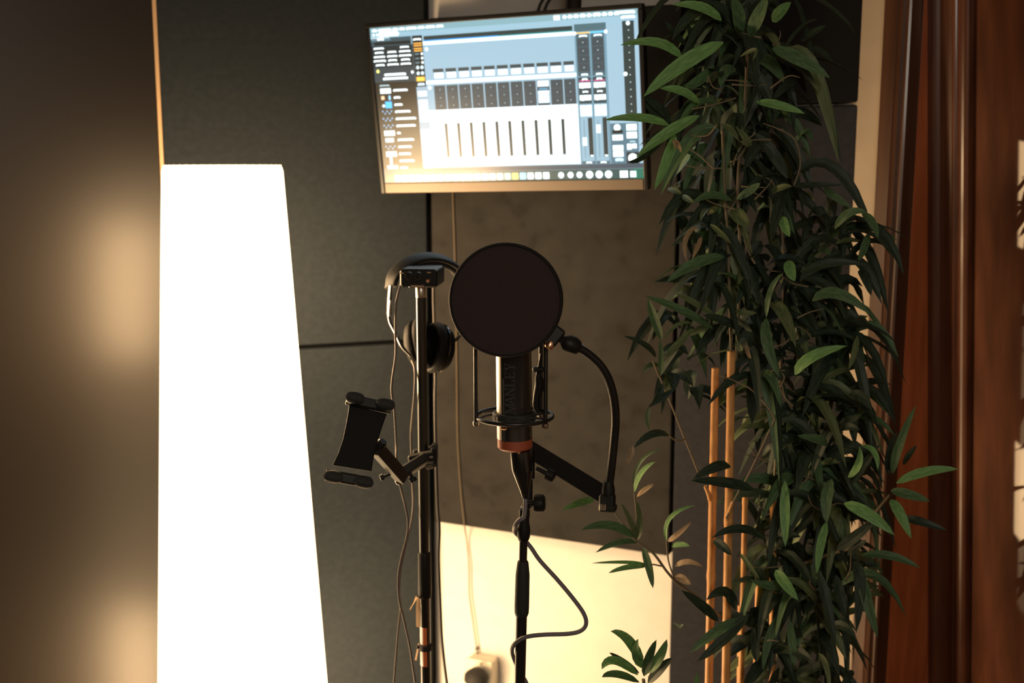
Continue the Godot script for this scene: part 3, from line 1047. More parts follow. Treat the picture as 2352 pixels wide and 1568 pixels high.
# ---------------------------------------------------------------- microphone, its stand, pop filter
func microphone() -> void:
	var d := 1.50
	var s := px(d)
	# stand
	var top := P(1203, 1215, d)
	var low := P(1194, 1568, d)
	var dir := (top - low).normalized()
	var foot := low - dir * (low.y / dir.y)
	var o := thing("microphone_stand", foot, "black straight microphone stand carrying the large studio microphone", "stand")
	var X := frame(foot, dir)
	var hy := func(y: float) -> float: return (P(1200, y, d) - foot).dot(dir)
	var y_low: float = hy.call(1410.0)
	var y_cl: float = hy.call(1288.0)
	var y_top: float = hy.call(1236.0)
	part("lower_tube", G.new().lathe(X, [Vector2(0.0077, 0.015), Vector2(0.0077, y_low)], 24), M.black_steel, o)
	part("clutch", G.new().lathe(X, [Vector2(0.0, y_low - 0.002), Vector2(0.0085, y_low - 0.002), Vector2(0.0100, y_low + 0.002), Vector2(0.0103, y_low + 0.012), Vector2(0.0098, y_cl - 0.02), Vector2(0.0080, y_cl - 0.003), Vector2(0.0070, y_cl), Vector2(0.0, y_cl)], 24), M.black_rubber, o)
	part("upper_tube", G.new().lathe(X, [Vector2(0.0056, y_cl - 0.002), Vector2(0.0056, y_top + 0.002)], 24), M.black_steel, o)
	var sw: Node3D = part("swivel", G.new().lathe(X, [Vector2(0.0, y_top - 0.003), Vector2(0.0068, y_top - 0.003), Vector2(0.0088, y_top + 0.002), Vector2(0.0093, y_top + 0.013), Vector2(0.0072, y_top + 0.024), Vector2(0.0072, y_top + 0.042), Vector2(0.0, y_top + 0.044)], 24), M.black_plastic, o)
	part("base", G.new().lathe(X, [Vector2(0.0, 0.0), Vector2(0.125, 0.0), Vector2(0.128, 0.004), Vector2(0.126, 0.012), Vector2(0.03, 0.018), Vector2(0.012, 0.026), Vector2(0.0, 0.026)], 48), M.black_steel, o)
	# yoke block that carries the cradle, with its knobs
	var yk := P(1212, 1085, 1.515)
	var g := G.new()
	g.box(facing(P(1213, 1062, 1.531), Vector3(-0.05, 0.1, 1)), Vector3(30 * s, 80 * s, 0.014), 0.004)
	g.box(facing(P(1212, 1132, 1.527), Vector3(0.0, 0.05, 1)), Vector3(24 * s, 76 * s, 0.012), 0.004)
	g.box(facing(P(1206, 1174, 1.513), Vector3(0, 0.05, 1)), Vector3(22 * s, 26 * s, 0.034), 0.004)
	part("yoke", g, M.black_plastic, o)
	var kc := P(1236, 1155, 1.50)
	part("knob", G.new().lathe(frame(kc, Vector3(1, 0.05, 0.15)), [Vector2(0.0, -0.016), Vector2(0.004, -0.016), Vector2(0.004, -0.006), Vector2(0.0115, -0.005), Vector2(0.0125, 0.0), Vector2(0.0120, 0.007), Vector2(0.009, 0.0095), Vector2(0.0, 0.010)], 20), M.black_plastic, sw)
	kc = P(1262, 1090, 1.50)
	part("knob", G.new().lathe(frame(kc, Vector3(0.9, -0.35, 0.3)), [Vector2(0.0, -0.020), Vector2(0.0035, -0.020), Vector2(0.0035, -0.005), Vector2(0.0085, -0.004), Vector2(0.0085, 0.006), Vector2(0.006, 0.008), Vector2(0.0, 0.008)], 14), M.black_plastic, sw)

	# microphone body
	var mb := P(1183, 1030, d)
	var mo := thing("microphone", mb, "large black studio microphone with a rust red band, hung upright in its cradle", "microphone")
	var ax := Vector3(-0.012, 1, 0).normalized()
	var MX := frame(mb, ax)
	var r := 41 * s
	var ht := 330 * s
	part("body", G.new().lathe(MX, [Vector2(r, 26 * s), Vector2(r, ht * 0.76), Vector2(r + 0.0008, ht * 0.76 + 0.001), Vector2(r + 0.0008, ht * 0.78), Vector2(r, ht * 0.78 + 0.001), Vector2(r, ht - 0.012), Vector2(r - 0.004, ht - 0.003), Vector2(r - 0.012, ht), Vector2(0, ht)], 48), M.mic_paint, mo)
	part("red_band", G.new().lathe(MX, [Vector2(0, 0.0), Vector2(r - 0.003, 0.0), Vector2(r + 0.0002, 0.003), Vector2(r + 0.0002, 26 * s)], 48), M.red_band, mo)
	tag(mo.get_node("red_band"), "rust red band round the foot")
	# head grille: bars behind the pop filter
	g = G.new()
	for i in 14:
		var y := ht * 0.80 + i * ht * 0.0125
		var ring := []
		for k in 32:
			ring.append(MX * Vector3(cos(TAU * k / 32) * (r + 0.0006), y, sin(TAU * k / 32) * (r + 0.0006)))
		g.tube(ring, 0.0008, 5, false, true)
	part("grille", g, M.bare_steel, mo)
	# added pale strip on the lamp side, standing in for the lit edge
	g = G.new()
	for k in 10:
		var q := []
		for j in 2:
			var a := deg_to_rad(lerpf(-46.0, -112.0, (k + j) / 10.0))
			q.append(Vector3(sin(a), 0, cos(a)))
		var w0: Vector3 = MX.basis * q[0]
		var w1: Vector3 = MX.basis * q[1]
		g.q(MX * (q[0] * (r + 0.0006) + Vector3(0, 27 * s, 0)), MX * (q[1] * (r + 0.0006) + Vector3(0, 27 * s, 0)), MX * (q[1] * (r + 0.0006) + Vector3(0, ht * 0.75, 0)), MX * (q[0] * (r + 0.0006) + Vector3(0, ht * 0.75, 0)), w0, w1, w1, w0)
	part("lamplit_strip", g, M.lamplit_satin, mo)
	tag(mo.get_node("lamplit_strip"), "added pale satin strip standing in for the lamplit edge")
	# raised vertical rib and the name running up the body
	var rib := MX * Transform3D(Basis(Vector3.UP, deg_to_rad(-36.0)), Vector3.ZERO)
	g = G.new().box(rib * Transform3D(Basis(), Vector3(0, ht * 0.30, r + 0.0004)), Vector3(0.0016, ht * 0.46, 0.002), 0.0004)
	part("seam_rib", g, M.engraved, mo)
	var word := "MANLEY"
	for i in word.length():
		var tm := TextMesh.new()
		tm.text = word[i]
		var f := SystemFont.new()
		f.font_names = PackedStringArray(["Droid Serif"])
		tm.font = f
		tm.font_size = 32
		tm.pixel_size = 0.00056
		tm.depth = 0.0024
		tm.curve_step = 1.0
		tm.material = M.engraved
		var li := MeshInstance3D.new()
		li.name = "letter"
		li.mesh = tm
		var yy := 106 * s + i * 19.5 * s
		var t2 := MX * Transform3D(Basis(Vector3.UP, deg_to_rad(-13.0)), Vector3.ZERO) * Transform3D(Basis(Vector3.BACK, PI * 0.5), Vector3(0, yy, r - 0.0006))
		t2.origin -= mb
		li.transform = t2
		mo.add_child(li, true)
	# small brass catch on the front, below the cradle ring
	g = G.new().box(facing(P(1157, 983, d - r * 1.02), Vector3(-0.5, 0, 1)), Vector3(16 * s, 7 * s, 0.003), 0.001)
	part("catch", g, M.copper, mo)
	# plug under the microphone
	g = G.new().lathe(frame(P(1195, 1032, d), P(1195, 1032, d) - P(1207, 1150, d)), [Vector2(0.0, -118 * s), Vector2(7 * s, -118 * s), Vector2(12 * s, -98 * s), Vector2(23 * s, -60 * s), Vector2(26 * s, -45 * s), Vector2(26 * s, -2 * s), Vector2(0, 0)], 28)
	var pl := part("plug", g, M.black_gloss, mo)
	part("plug_mark", G.new().box(facing(P(1192, 1037, d - 26.6 * s), Vector3(0, 0, 1)), Vector3(6 * s, 10 * s, 0.001), 0.0003), M.copper, pl)
	# cradle: ring, uprights, nuts, elastic bands
	var cr := thing("shock_mount", P(1183, 955, d), "black wire cradle ring with upright rods round the microphone", "shock mount")
	var rx := 90 * s
	var rings := []
	for yy in [955.0, 700.0]:
		var c := P(1181, yy, d)
		var pts := []
		for k in 48:
			pts.append(c + Vector3(cos(TAU * k / 48) * rx, 0, sin(TAU * k / 48) * rx))
		rings.append(c)
		part("ring", G.new().tube(pts, 0.0029, 10, false, true), M.black_steel, cr)
	var k2 := 0
	for a in [196.0, 35.0, 315.0, 95.0]:
		var off := Vector3(cos(deg_to_rad(a)), 0, -sin(deg_to_rad(a))) * rx
		if k2 == 0:
			off = Vector3(-rx * 0.985, 0, 0.016)
		elif k2 == 1:
			off = Vector3(rx * 0.80, 0, 0.030)
		k2 += 1
		if a > 300.0 or a == 95.0:
			off = Vector3(cos(deg_to_rad(a)) * rx, 0, -absf(sin(deg_to_rad(a))) * rx * 0.9)
			if a == 95.0:
				continue
		var rod := part("upright", G.new().tube([rings[0] + off + Vector3(0, -0.004, 0), rings[1] + off], 0.0029, 12), M.black_steel, cr)
		part("nut", G.new().lathe(frame(rings[0] + off + Vector3(0, -0.006, 0), Vector3.UP), [Vector2(0, -0.004), Vector2(0.0035, -0.004), Vector2(0.0045, -0.002), Vector2(0.0045, 0.002), Vector2(0, 0.002)], 8), M.bare_steel, rod)
	for a in [25.0, 70.0, 115.0, 160.0, 205.0, 250.0, 295.0, 340.0]:
		var e0: Vector3 = rings[0] + Vector3(cos(deg_to_rad(a)), 0, sin(deg_to_rad(a))) * rx
		var e1: Vector3 = rings[0] + Vector3(cos(deg_to_rad(a + 28)), 0, sin(deg_to_rad(a + 28))) * (r + 0.004) + Vector3(0, 0.002, 0)
		part("elastic_band", G.new().tube([e0, (e0 + e1) * 0.5 + Vector3(0, 0.001, 0), e1], 0.0016, 6), M.black_rubber, cr)
	# collar that the bands hold
	part("collar", G.new().lathe(frame(rings[0], Vector3.UP), [Vector2(r + 0.0014, -0.006), Vector2(r + 0.005, -0.006), Vector2(r + 0.006, -0.003), Vector2(r + 0.006, 0.003), Vector2(r + 0.005, 0.006), Vector2(r + 0.0014, 0.006)], 40), M.black_rubber, cr)
	# lever and clip seen between body and right rod
	g = G.new()
	g.tube(smooth([P(1244, 812, 1.53), P(1238, 845, 1.53), P(1234, 862, 1.53)], 5), 0.0022, 8)
	g.tube(smooth([P(1236, 862, 1.53), P(1239, 885, 1.53), P(1231, 925, 1.53), P(1238, 948, 1.53)], 5), [0.004, 0.005, 0.006, 0.0065, 0.007, 0.007, 0.007, 0.0065, 0.006, 0.005, 0.005, 0.005, 0.005, 0.005, 0.005, 0.005], 10)
	g.box(facing(P(1238, 848, 1.53), Vector3(0, 0, 1)), Vector3(0.018, 0.007, 0.008), 0.002)
	part("lever", g, M.black_plastic, cr)

	# pop filter
	var pc := P(1162, 689, 1.425)
	var pn := (EYE - pc).normalized() + Vector3(-0.10, 0.02, 0)
	var PX := facing(pc, pn)
	var R := 132.5 * px(1.425)
	var po := thing("pop_filter", pc, "round black cloth pop filter on a bent gooseneck in front of the microphone", "pop filter")
	var prof := [Vector2(R - 0.0035, -0.006), Vector2(R - 0.001, -0.006), Vector2(R, -0.004), Vector2(R, 0.004), Vector2(R - 0.001, 0.006), Vector2(R - 0.0035, 0.006), Vector2(R - 0.00355, 0.003), Vector2(R - 0.00355, -0.003), Vector2(R - 0.0035, -0.006)]
	var tilt := PX * Transform3D(Basis(Vector3.RIGHT, PI * 0.5), Vector3.ZERO)
	part("hoop", G.new().lathe(tilt, prof, 96), M.black_powder, po)
	for k in [-1.0, 1.0]:
		part("cloth", G.new().lathe(tilt, [Vector2(0, k * 0.0030), Vector2(R * 0.5, k * 0.0028), Vector2(R - 0.0035, k * 0.0016), Vector2(R - 0.0035, k * 0.0010), Vector2(0, k * 0.0024)], 64), M.filter_cloth, po)
	# clamp at the lower right of the hoop
	g = G.new()
	g.box(facing(P(1272, 770, 1.42), pn) * Transform3D(Basis(Vector3.BACK, deg_to_rad(-38.0)), Vector3.ZERO), Vector3(0.020, 0.026, 0.016), 0.003)
	g.box(facing(P(1284, 764, 1.42), pn) * Transform3D(Basis(Vector3.BACK, deg_to_rad(-38.0)), Vector3.ZERO), Vector3(0.012, 0.010, 0.014), 0.002)
	var cl := part("clamp", g, M.black_plastic, po)
	part("clamp_screw", G.new().lathe(frame(P(1263, 792, 1.415), Vector3(-0.5, -0.85, 0.2)), [Vector2(0, -0.005), Vector2(0.0048, -0.005), Vector2(0.0056, -0.003), Vector2(0.0056, 0.003), Vector2(0.0045, 0.005), Vector2(0, 0.005)], 12), M.copper, cl)
	var jn := G.new()
	jn.tube([P(1284, 775, 1.425), P(1296, 784, 1.43)], 0.005, 10)
	jn.lathe(frame(P(1310, 790, 1.435), P(1310, 790, 1.435) - P(1335, 803, 1.44)), [Vector2(0, -0.012), Vector2(0.009, -0.012), Vector2(0.0105, -0.009), Vector2(0.0115, -0.002), Vector2(0.0105, 0.006), Vector2(0.008, 0.009), Vector2(0.006, 0.012), Vector2(0, 0.012)], 8)
	part("ferrule", jn, M.black_plastic, po)
	var neck := smooth([P(1326, 797, 1.44), P(1350, 812, 1.445), P(1378, 838, 1.45), P(1398, 872, 1.455), P(1410, 915, 1.46), P(1414, 962, 1.465), P(1411, 1010, 1.47), P(1406, 1060, 1.472), P(1401, 1100, 1.474), P(1397, 1135, 1.475)], 26)
	var rads := []
	for i in neck.size():
		rads.append(0.0054 + 0.0006 * (1.0 if i % 2 == 0 else -1.0))
	part("gooseneck", G.new().tube(neck, rads, 14), M.black_steel, po)
	g = G.new()
	g.box(facing(P(1395, 1148, 1.475), Vector3(-0.2, 0.1, 1)), Vector3(38 * s, 34 * s, 0.018), 0.004)
	g.box(facing(P(1396, 1165, 1.475), Vector3(-0.2, 0.1, 1)), Vector3(42 * s, 18 * s, 0.020), 0.003)
	g.lathe(frame(P(1397, 1128, 1.475), Vector3.UP), [Vector2(0.0, 0.014), Vector2(0.0066, 0.014), Vector2(0.009, 0.004), Vector2(0.009, -0.006), Vector2(0, -0.006)], 12)
	var sk := part("socket", g, M.black_plastic, po)
	for x in [1380.0, 1389.0]:
		part("screw", G.new().lathe(frame(P(x, 1164, 1.462), Vector3.UP), [Vector2(0, -0.004), Vector2(0.0022, -0.004), Vector2(0.0022, 0.004), Vector2(0, 0.004)], 8), M.bare_steel, sk)
	# flat arm from the stand to the gooseneck
	var a0 := P(1216, 1031, 1.557)
	var b0 := P(1394, 1140, 1.478)
	var ad := (b0 - a0).normalized()
	var up := Vector3(-0.1, 0.35, 1).normalized()
	var AX := Transform3D(Basis(ad, up.cross(ad).normalized(), ad.cross(up.cross(ad).normalized())), (a0 + b0) * 0.5)
	g = G.new()
	g.box(AX, Vector3(a0.distance_to(b0) + 0.012, 42 * s, 0.004), 0.0008)
	g.box(facing(P(1218, 1065, 1.557), Vector3(-0.05, 0.1, 1)), Vector3(22 * s, 74 * s, 0.004), 0.0008)
	part("flat_arm", g, M.black_powder, po)

# ---------------------------------------------------------------- headphone stand and what hangs on it
func headphone_stand() -> void:
	var d := 1.85
	var s := px(d)
	var foot := P(973, 1100, d)
	foot.y = 0
	foot.x = -0.1496
	var o := thing("headphone_stand", foot, "slim black pole stand with bare metal collar, left of the microphone", "stand")
	var X := Transform3D(Basis(), foot)
	var hy := func(y: float) -> float: return P(970, y, d).y
	var yt: float = hy.call(655.0)
	var yc0: float = hy.call(1368.0)
	var yc1: float = hy.call(1268.0)
	part("lower_tube", G.new().lathe(X, [Vector2(0.0088, 0.01), Vector2(0.0088, yc0)], 24), M.black_gloss, o)
	part("clutch", G.new().lathe(X, [Vector2(0, yc0 - 0.002), Vector2(0.0108, yc0 - 0.002), Vector2(0.0118, yc0 + 0.004), Vector2(0.0112, yc1 - 0.004), Vector2(0.0100, yc1), Vector2(0, yc1)], 24), M.black_plastic, o)
	part("upper_tube", G.new().lathe(X, [Vector2(0.0086, yc1 - 0.002), Vector2(0.0086, yt - 0.012)], 24), M.black_gloss, o)
	var yk: float = hy.call(684.0)
	part("collar", G.new().lathe(X, [Vector2(0.006, yk), Vector2(0.0082, yk), Vector2(0.0090, yk + 0.002), Vector2(0.0090, yt - 0.004), Vector2(0.0076, yt), Vector2(0, yt)], 24), M.bare_steel, o)
	part("base", G.new().lathe(X, [Vector2(0, 0), Vector2(0.13, 0), Vector2(0.133, 0.004), Vector2(0.13, 0.012), Vector2(0.03, 0.018), Vector2(0.014, 0.026), Vector2(0, 0.026)], 48), M.black_steel, o)
	# stickers round the lower tube, the tie and a torn tag
	for yy in [[1437.0, 1477.0], [1490.0, 1526.0]]:
		var ya: float = hy.call(yy[1])
		var yb: float = hy.call(yy[0])
		var g := G.new()
		var gi := G.new()
		for k in 10:
			var a0 := deg_to_rad(150.0 + k * 9.0)
			var a1 := deg_to_rad(150.0 + (k + 1) * 9.0)
			var n0 := Vector3(cos(a0), 0, sin(a0))
			var n1 := Vector3(cos(a1), 0, sin(a1))
			n0.z = absf(n0.z) if k > 3 else n0.z
			n1.z = absf(n1.z) if k > 3 else n1.z
			var target := g if k < 7 else gi
			a0 = PI + deg_to_rad(40.0) - deg_to_rad(k * 15.0)
			a1 = PI + deg_to_rad(40.0) - deg_to_rad((k + 1) * 15.0)
			n0 = Vector3(cos(a0), 0, sin(a0))
			n1 = Vector3(cos(a1), 0, sin(a1))
			target.q(foot + n0 * 0.0091 + Vector3(0, ya, 0), foot + n1 * 0.0091 + Vector3(0, ya, 0), foot + n1 * 0.0091 + Vector3(0, yb, 0), foot + n0 * 0.0091 + Vector3(0, yb, 0), n0, n1, n1, n0)
		var st := part("sticker", g, M.sticker, o)
		part("sticker_print", gi, M.sticker_ink, st)
	var tie := G.new().lathe(X, [Vector2(0.0090, hy.call(1492.0)), Vector2(0.0112, hy.call(1491.0)), Vector2(0.0112, hy.call(1479.0)), Vector2(0.0090, hy.call(1478.0))], 20)
	tie.box(Transform3D(Basis(), foot + Vector3(-0.012, hy.call(1484.0), 0.002)), Vector3(0.008, 0.006, 0.008), 0.002)
	part("cable_tie", tie, M.black_rubber, o)
	var tg := G.new()
	tg.strap(smooth([P(962, 1376, d - 0.004), P(957, 1372, d - 0.006), P(950, 1385, d - 0.008), P(942, 1399, d - 0.01)], 5), smooth([Vector3(0.3, 0.1, 1), Vector3(0.3, 0.1, 1), Vector3(0.2, 0.4, 1), Vector3(0.2, 0.4, 1)], 5), 0.014, 0.0006)
	tg.strap(smooth([P(963, 1372, d), P(961, 1400, d - 0.003), P(961, 1440, d)], 5), smooth([Vector3(1, 0, 0.6), Vector3(1, 0, 0.6), Vector3(1, 0, 0.6)], 5), 0.009, 0.0006)
	tg.strap(smooth([P(962, 1478, d), P(958, 1500, d - 0.003), P(955, 1516, d - 0.006)], 5), smooth([Vector3(0.5, 0, 0.8), Vector3(0.5, 0, 0.8), Vector3(0.5, 0, 0.8)], 5), 0.006, 0.0006)
	part("paper_tag", tg, M.kraft, o)
	tag(o.get_node("paper_tag"), "torn brown paper tag")

	# small headphone amplifier on top of the pole
	var bc := P(968, 637, d - 0.02)
	bc.z -= 0.02
	var bo := thing("headphone_amplifier", bc, "small black headphone amplifier box with two sockets on top of the slim stand", "amplifier")
	var BX := Transform3D(Basis(Vector3.UP, deg_to_rad(-6.0)), bc + Vector3(0, yt - bc.y + 21.0 * s, 0))
	part("case", G.new().box(BX, Vector3(86 * s, 42 * s, 0.075), 0.004), M.black_plastic, bo)
	for x in [-20.0, 1.0]:
		var kn := part("socket", G.new().lathe(BX * Transform3D(Basis(Vector3.RIGHT, PI * 0.5), Vector3(x * s, 6 * s, 0.0375)), [Vector2(5.5 * s, -0.001), Vector2(9.5 * s, -0.001), Vector2(10 * s, 0.002), Vector2(9 * s, 0.004), Vector2(6.5 * s, 0.004), Vector2(5.5 * s, 0.001)], 24), M.black_gloss, bo)
	part("knob", G.new().lathe(BX * Transform3D(Basis(Vector3.RIGHT, PI * 0.5), Vector3(24 * s, -4 * s, 0.0375)), [Vector2(4.5 * s, 0), Vector2(4.5 * s, 0.006), Vector2(3.5 * s, 0.008), Vector2(0, 0.008)], 16), M.copper, bo)
	part("printed_mark", G.new().box(BX * Transform3D(Basis(), Vector3(25 * s, 14 * s, 0.0377)), Vector3(9 * s, 3 * s, 0.0008), 0.0002), M.kraft, bo)
	part("printed_mark", G.new().box(BX * Transform3D(Basis(), Vector3(-37 * s, 12 * s, 0.0377)), Vector3(9 * s, 3 * s, 0.0008), 0.0002), M.kraft, bo)
	part("name_strip", G.new().box(BX * Transform3D(Basis(), Vector3(-2 * s, -17 * s, 0.0377)), Vector3(30 * s, 4 * s, 0.0008), 0.0002), M.kraft, bo)
	part("small_screw", G.new().lathe(BX * Transform3D(Basis(Vector3.RIGHT, PI * 0.5), Vector3(-22 * s, -20 * s, 0.0375)), [Vector2(2.2 * s, 0), Vector2(2.2 * s, 0.001), Vector2(0, 0.0015)], 10), M.bare_steel, bo)

	# headphones hung over the box
	var ho := thing("headphones", P(985, 640, 1.9), "black over ear headphones hung over the amplifier box on the slim stand", "headphones")
	var h1 := 1.90
	var bandp := smooth([P(897, 660, 1.854), P(905, 634, 1.864), P(928, 609, 1.884), P(960, 594, 1.904), P(997, 590, 1.924), P(1032, 600, 1.944), P(1058, 622, 1.954), P(1068, 650, 1.964)], 6)
	var wd := []
	for i in bandp.size():
		wd.append(Vector3(0.45, -0.28, 1.0))
	var hb := part("headband", G.new().strap(bandp, wd, 0.034, 0.009), M.leather, ho)
	var padp := smooth([P(922, 630, 1.906), P(940, 611, 1.916), P(965, 602, 1.931), P(997, 600, 1.946), P(1028, 609, 1.961), P(1048, 628, 1.971)], 6)
	wd = []
	for i in padp.size():
		wd.append(Vector3(0.45, -0.28, 1.0))
	part("head_cushion", G.new().strap(padp, wd, 0.036, 0.012), M.black_rubber, hb)
	# sliders and yokes
	part("slider", G.new().strap(smooth([P(897, 655, 1.84), P(894, 690, 1.84), P(893, 722, 1.84)], 5), smooth([Vector3(0.5, 0, 1), Vector3(0.5, 0, 1), Vector3(0.5, 0, 1)], 5), 0.016, 0.005), M.black_gloss, ho)
	part("slider_plate", G.new().strap(smooth([P(896, 690, 1.825), P(894, 708, 1.825), P(893, 726, 1.825)], 5), smooth([Vector3(0.5, 0, 1), Vector3(0.5, 0, 1), Vector3(0.5, 0, 1)], 5), 0.007, 0.003), M.bare_steel, ho)
	part("yoke", G.new().strap(smooth([P(892, 722, 1.84), P(896, 742, 1.84), P(908, 765, 1.83), P(922, 795, 1.83), P(938, 815, 1.84)], 5), smooth([Vector3(0.4, 0, 1), Vector3(0.4, 0, 1), Vector3(0.4, 0.2, 1), Vector3(0.4, 0.3, 1), Vector3(0.4, 0.3, 1)], 5), 0.013, 0.005), M.black_gloss, ho)
	part("yoke", G.new().strap(smooth([P(1068, 648, 1.95), P(1070, 700, 1.95), P(1064, 750, 1.945), P(1052, 775, 1.94), P(1036, 788, 1.935)], 5), smooth([Vector3(0.4, 0, 1), Vector3(0.4, 0, 1), Vector3(0.4, 0.2, 1), Vector3(0.4, 0.3, 1), Vector3(0.4, 0.3, 1)], 5), 0.013, 0.005), M.black_gloss, ho)
	var shell := [Vector2(0, -0.016), Vector2(0.024, -0.015), Vector2(0.034, -0.011), Vector2(0.039, -0.004), Vector2(0.041, 0.002), Vector2(0.0405, 0.005)]
	var pad := [Vector2(0.022, 0.006), Vector2(0.0405, 0.005), Vector2(0.044, 0.009), Vector2(0.0445, 0.015), Vector2(0.042, 0.020), Vector2(0.036, 0.022), Vector2(0.029, 0.020), Vector2(0.024, 0.014), Vector2(0.022, 0.006)]
	var cups := [[P(1013, 800, 1.93), Vector3(-0.86, 0.20, 0.42)], [P(956, 790, 1.914), Vector3(0.97, 0.2, 0.16)]]
	for c in cups:
		var CX := frame(c[0], c[1], Vector3.UP)
		CX.basis = CX.basis * Basis.from_scale(Vector3(1, 1, 1))
		var cu := part("ear_cup", G.new().lathe(CX, shell, 36), M.matte_black, ho)
		part("ear_pad", G.new().lathe(CX, pad, 36), M.leather, cu)
		part("cup_trim", G.new().lathe(CX, [Vector2(0.0405, -0.0005), Vector2(0.0425, 0.0), Vector2(0.0425, 0.003), Vector2(0.0405, 0.0035)], 36), M.black_gloss, cu)

	# tablet holder on a two piece arm clamped to the pole
	tablet_holder(o)

func tablet_holder(stand: Node3D) -> void:
	var d := 1.60
	var s := px(d)
	var c := P(826, 1008, d)
	var o := thing("tablet_holder", c, "empty black tablet holder on a jointed arm clamped to the slim stand", "holder")
	var nn := (EYE - c).normalized() + Vector3(0.10, 0.1, 0)
	var X := facing(c, nn)
	var loc := func(x: float, y: float) -> Vector2:
		var p := on_plane(x, y, c, X.basis.z)
		var l := X.affine_inverse() * p
		return Vector2(l.x, l.y)
	var poly := PackedVector2Array()
	for p in [[802, 930], [845, 940], [888, 951], [881, 970], [868, 1010], [858, 1050], [853, 1082], [808, 1075], [764, 1068], [777, 1040], [788, 1008], [795, 975], [800, 945]]:
		poly.append(loc.call(float(p[0]), float(p[1])))
	part("back_plate", G.new().prism(X, poly, 0.007, 0.0015), M.matte_black, o)
	# sliding bars top and bottom, each with two curved grips
	var bars := [[[796, 916], [898, 938], 1.0], [[748, 1090], [850, 1108], -1.0]]
	for b in bars:
		var p0: Vector2 = loc.call(float(b[0][0]), float(b[0][1]))
		var p1: Vector2 = loc.call(float(b[1][0]), float(b[1][1]))
		var dd := (p1 - p0).normalized()
		var nr := Vector2(-dd.y, dd.x)
		var bp := PackedVector2Array()
		var w := 13.0 * s
		for q in [p0 - nr * w, p1 - nr * w, p1 + nr * w, p0 + nr * w]:
			bp.append(q)
		var bar := part("sliding_bar", G.new().prism(X, bp, 0.012, 0.003), M.black_plastic, o)
		for k in [0.16, 0.84]:
			var q: Vector2 = p0.lerp(p1, k)
			var base := X * Vector3(q.x, q.y, 0.004)
			var out3 := X.basis * Vector3(nr.x, nr.y, 0) * float(b[2])
			var along := X.basis * Vector3(dd.x, dd.y, 0)
			var pts := []
			var rr := []
			for i in 9:
				var z := -1.0 + i / 4.0
				pts.append(base + along * 0.0140 * z + X.basis.z * (0.014 - 0.003 * z * z) + out3 * 0.002)
				rr.append(0.0092 * sqrt(maxf(0.02, 1.0 - pow(absf(z), 2.6))))
			part("grip", G.new().tube(pts, rr, 16), M.black_rubber, bar)
			part("grip_neck", G.new().strap([base, base + X.basis.z * 0.012], [along, along], 0.022, 0.014), M.black_plastic, bar)
	# arm pieces
	var a0 := P(866, 1030, 1.615)
	var a1 := P(922, 1094, 1.68)
	var dir := (a1 - a0).normalized()
	var AX := frame((a0 + a1) * 0.5, dir, Vector3(-0.55, -0.25, 0.75))
	part("lower_arm", G.new().box(AX, Vector3(0.020, a0.distance_to(a1) + 0.008, 0.020), 0.003), M.black_plastic, o)
	var b0 := P(920, 1090, 1.685)
	var b1 := P(972, 1056, 1.825)
	dir = (b1 - b0).normalized()
	AX = frame((b0 + b1) * 0.5, dir, Vector3(-0.5, 0.4, 0.7))
	part("upper_arm", G.new().box(AX, Vector3(0.022, b0.distance_to(b1) + 0.012, 0.018), 0.004), M.black_plastic, o)
	part("joint", G.new().lathe(frame(P(919, 1094, 1.68), Vector3(0.15, 1, 0.3)), [Vector2(0, -0.012), Vector2(0.006, -0.012), Vector2(0.0075, -0.009), Vector2(0.0075, 0.009), Vector2(0.006, 0.012), Vector2(0, 0.012)], 18), M.black_gloss, o)
	part("joint", G.new().lathe(frame(P(872, 1024, 1.615), Vector3(0.5, 0.7, 0.2)), [Vector2(0, -0.010), Vector2(0.006, -0.010), Vector2(0.0075, -0.007), Vector2(0.0075, 0.007), Vector2(0.006, 0.010), Vector2(0, 0.010)], 18), M.black_plastic, o)
	part("thumb_screw", G.new().lathe(frame(P(882, 1094, 1.66), Vector3(-0.9, -0.3, 0.3)), [Vector2(0, -0.014), Vector2(0.0025, -0.014), Vector2(0.0025, 0), Vector2(0.005, 0.001), Vector2(0.005, 0.006), Vector2(0, 0.007)], 10), M.black_plastic, o)
	part("thumb_screw", G.new().lathe(frame(P(946, 1096, 1.70), Vector3(0.4, -0.9, 0.1)), [Vector2(0, -0.012), Vector2(0.003, -0.012), Vector2(0.003, 0), Vector2(0.006, 0.001), Vector2(0.006, 0.007), Vector2(0, 0.008)], 10), M.black_plastic, o)
	# clamp jaws round the pole
	var g := G.new()
	var jc := Vector3(-0.1496, P(980, 1052, 1.85).y, -1.85)
	g.box(Transform3D(Basis(Vector3.BACK, deg_to_rad(12.0)), jc + Vector3(0.0, 0.002, 0.017)), Vector3(0.046, 0.026, 0.014), 0.004)
	g.box(Transform3D(Basis(Vector3.BACK, deg_to_rad(12.0)), jc + Vector3(0.002, 0.002, -0.017)), Vector3(0.040, 0.026, 0.012), 0.004)
	g.box(Transform3D(Basis(), jc + Vector3(0.019, 0.006, 0.0)), Vector3(0.010, 0.034, 0.040), 0.003)
	var jaw := part("clamp", g, M.black_plastic, o)
	for k in 3:
		part("clamp_ridge", G.new().box(Transform3D(Basis(Vector3.BACK, deg_to_rad(8.0)), jc + Vector3(0.013, 0.008 - 0.009 * k, 0.025)), Vector3(0.012, 0.0035, 0.003), 0.001), M.chin, jaw)

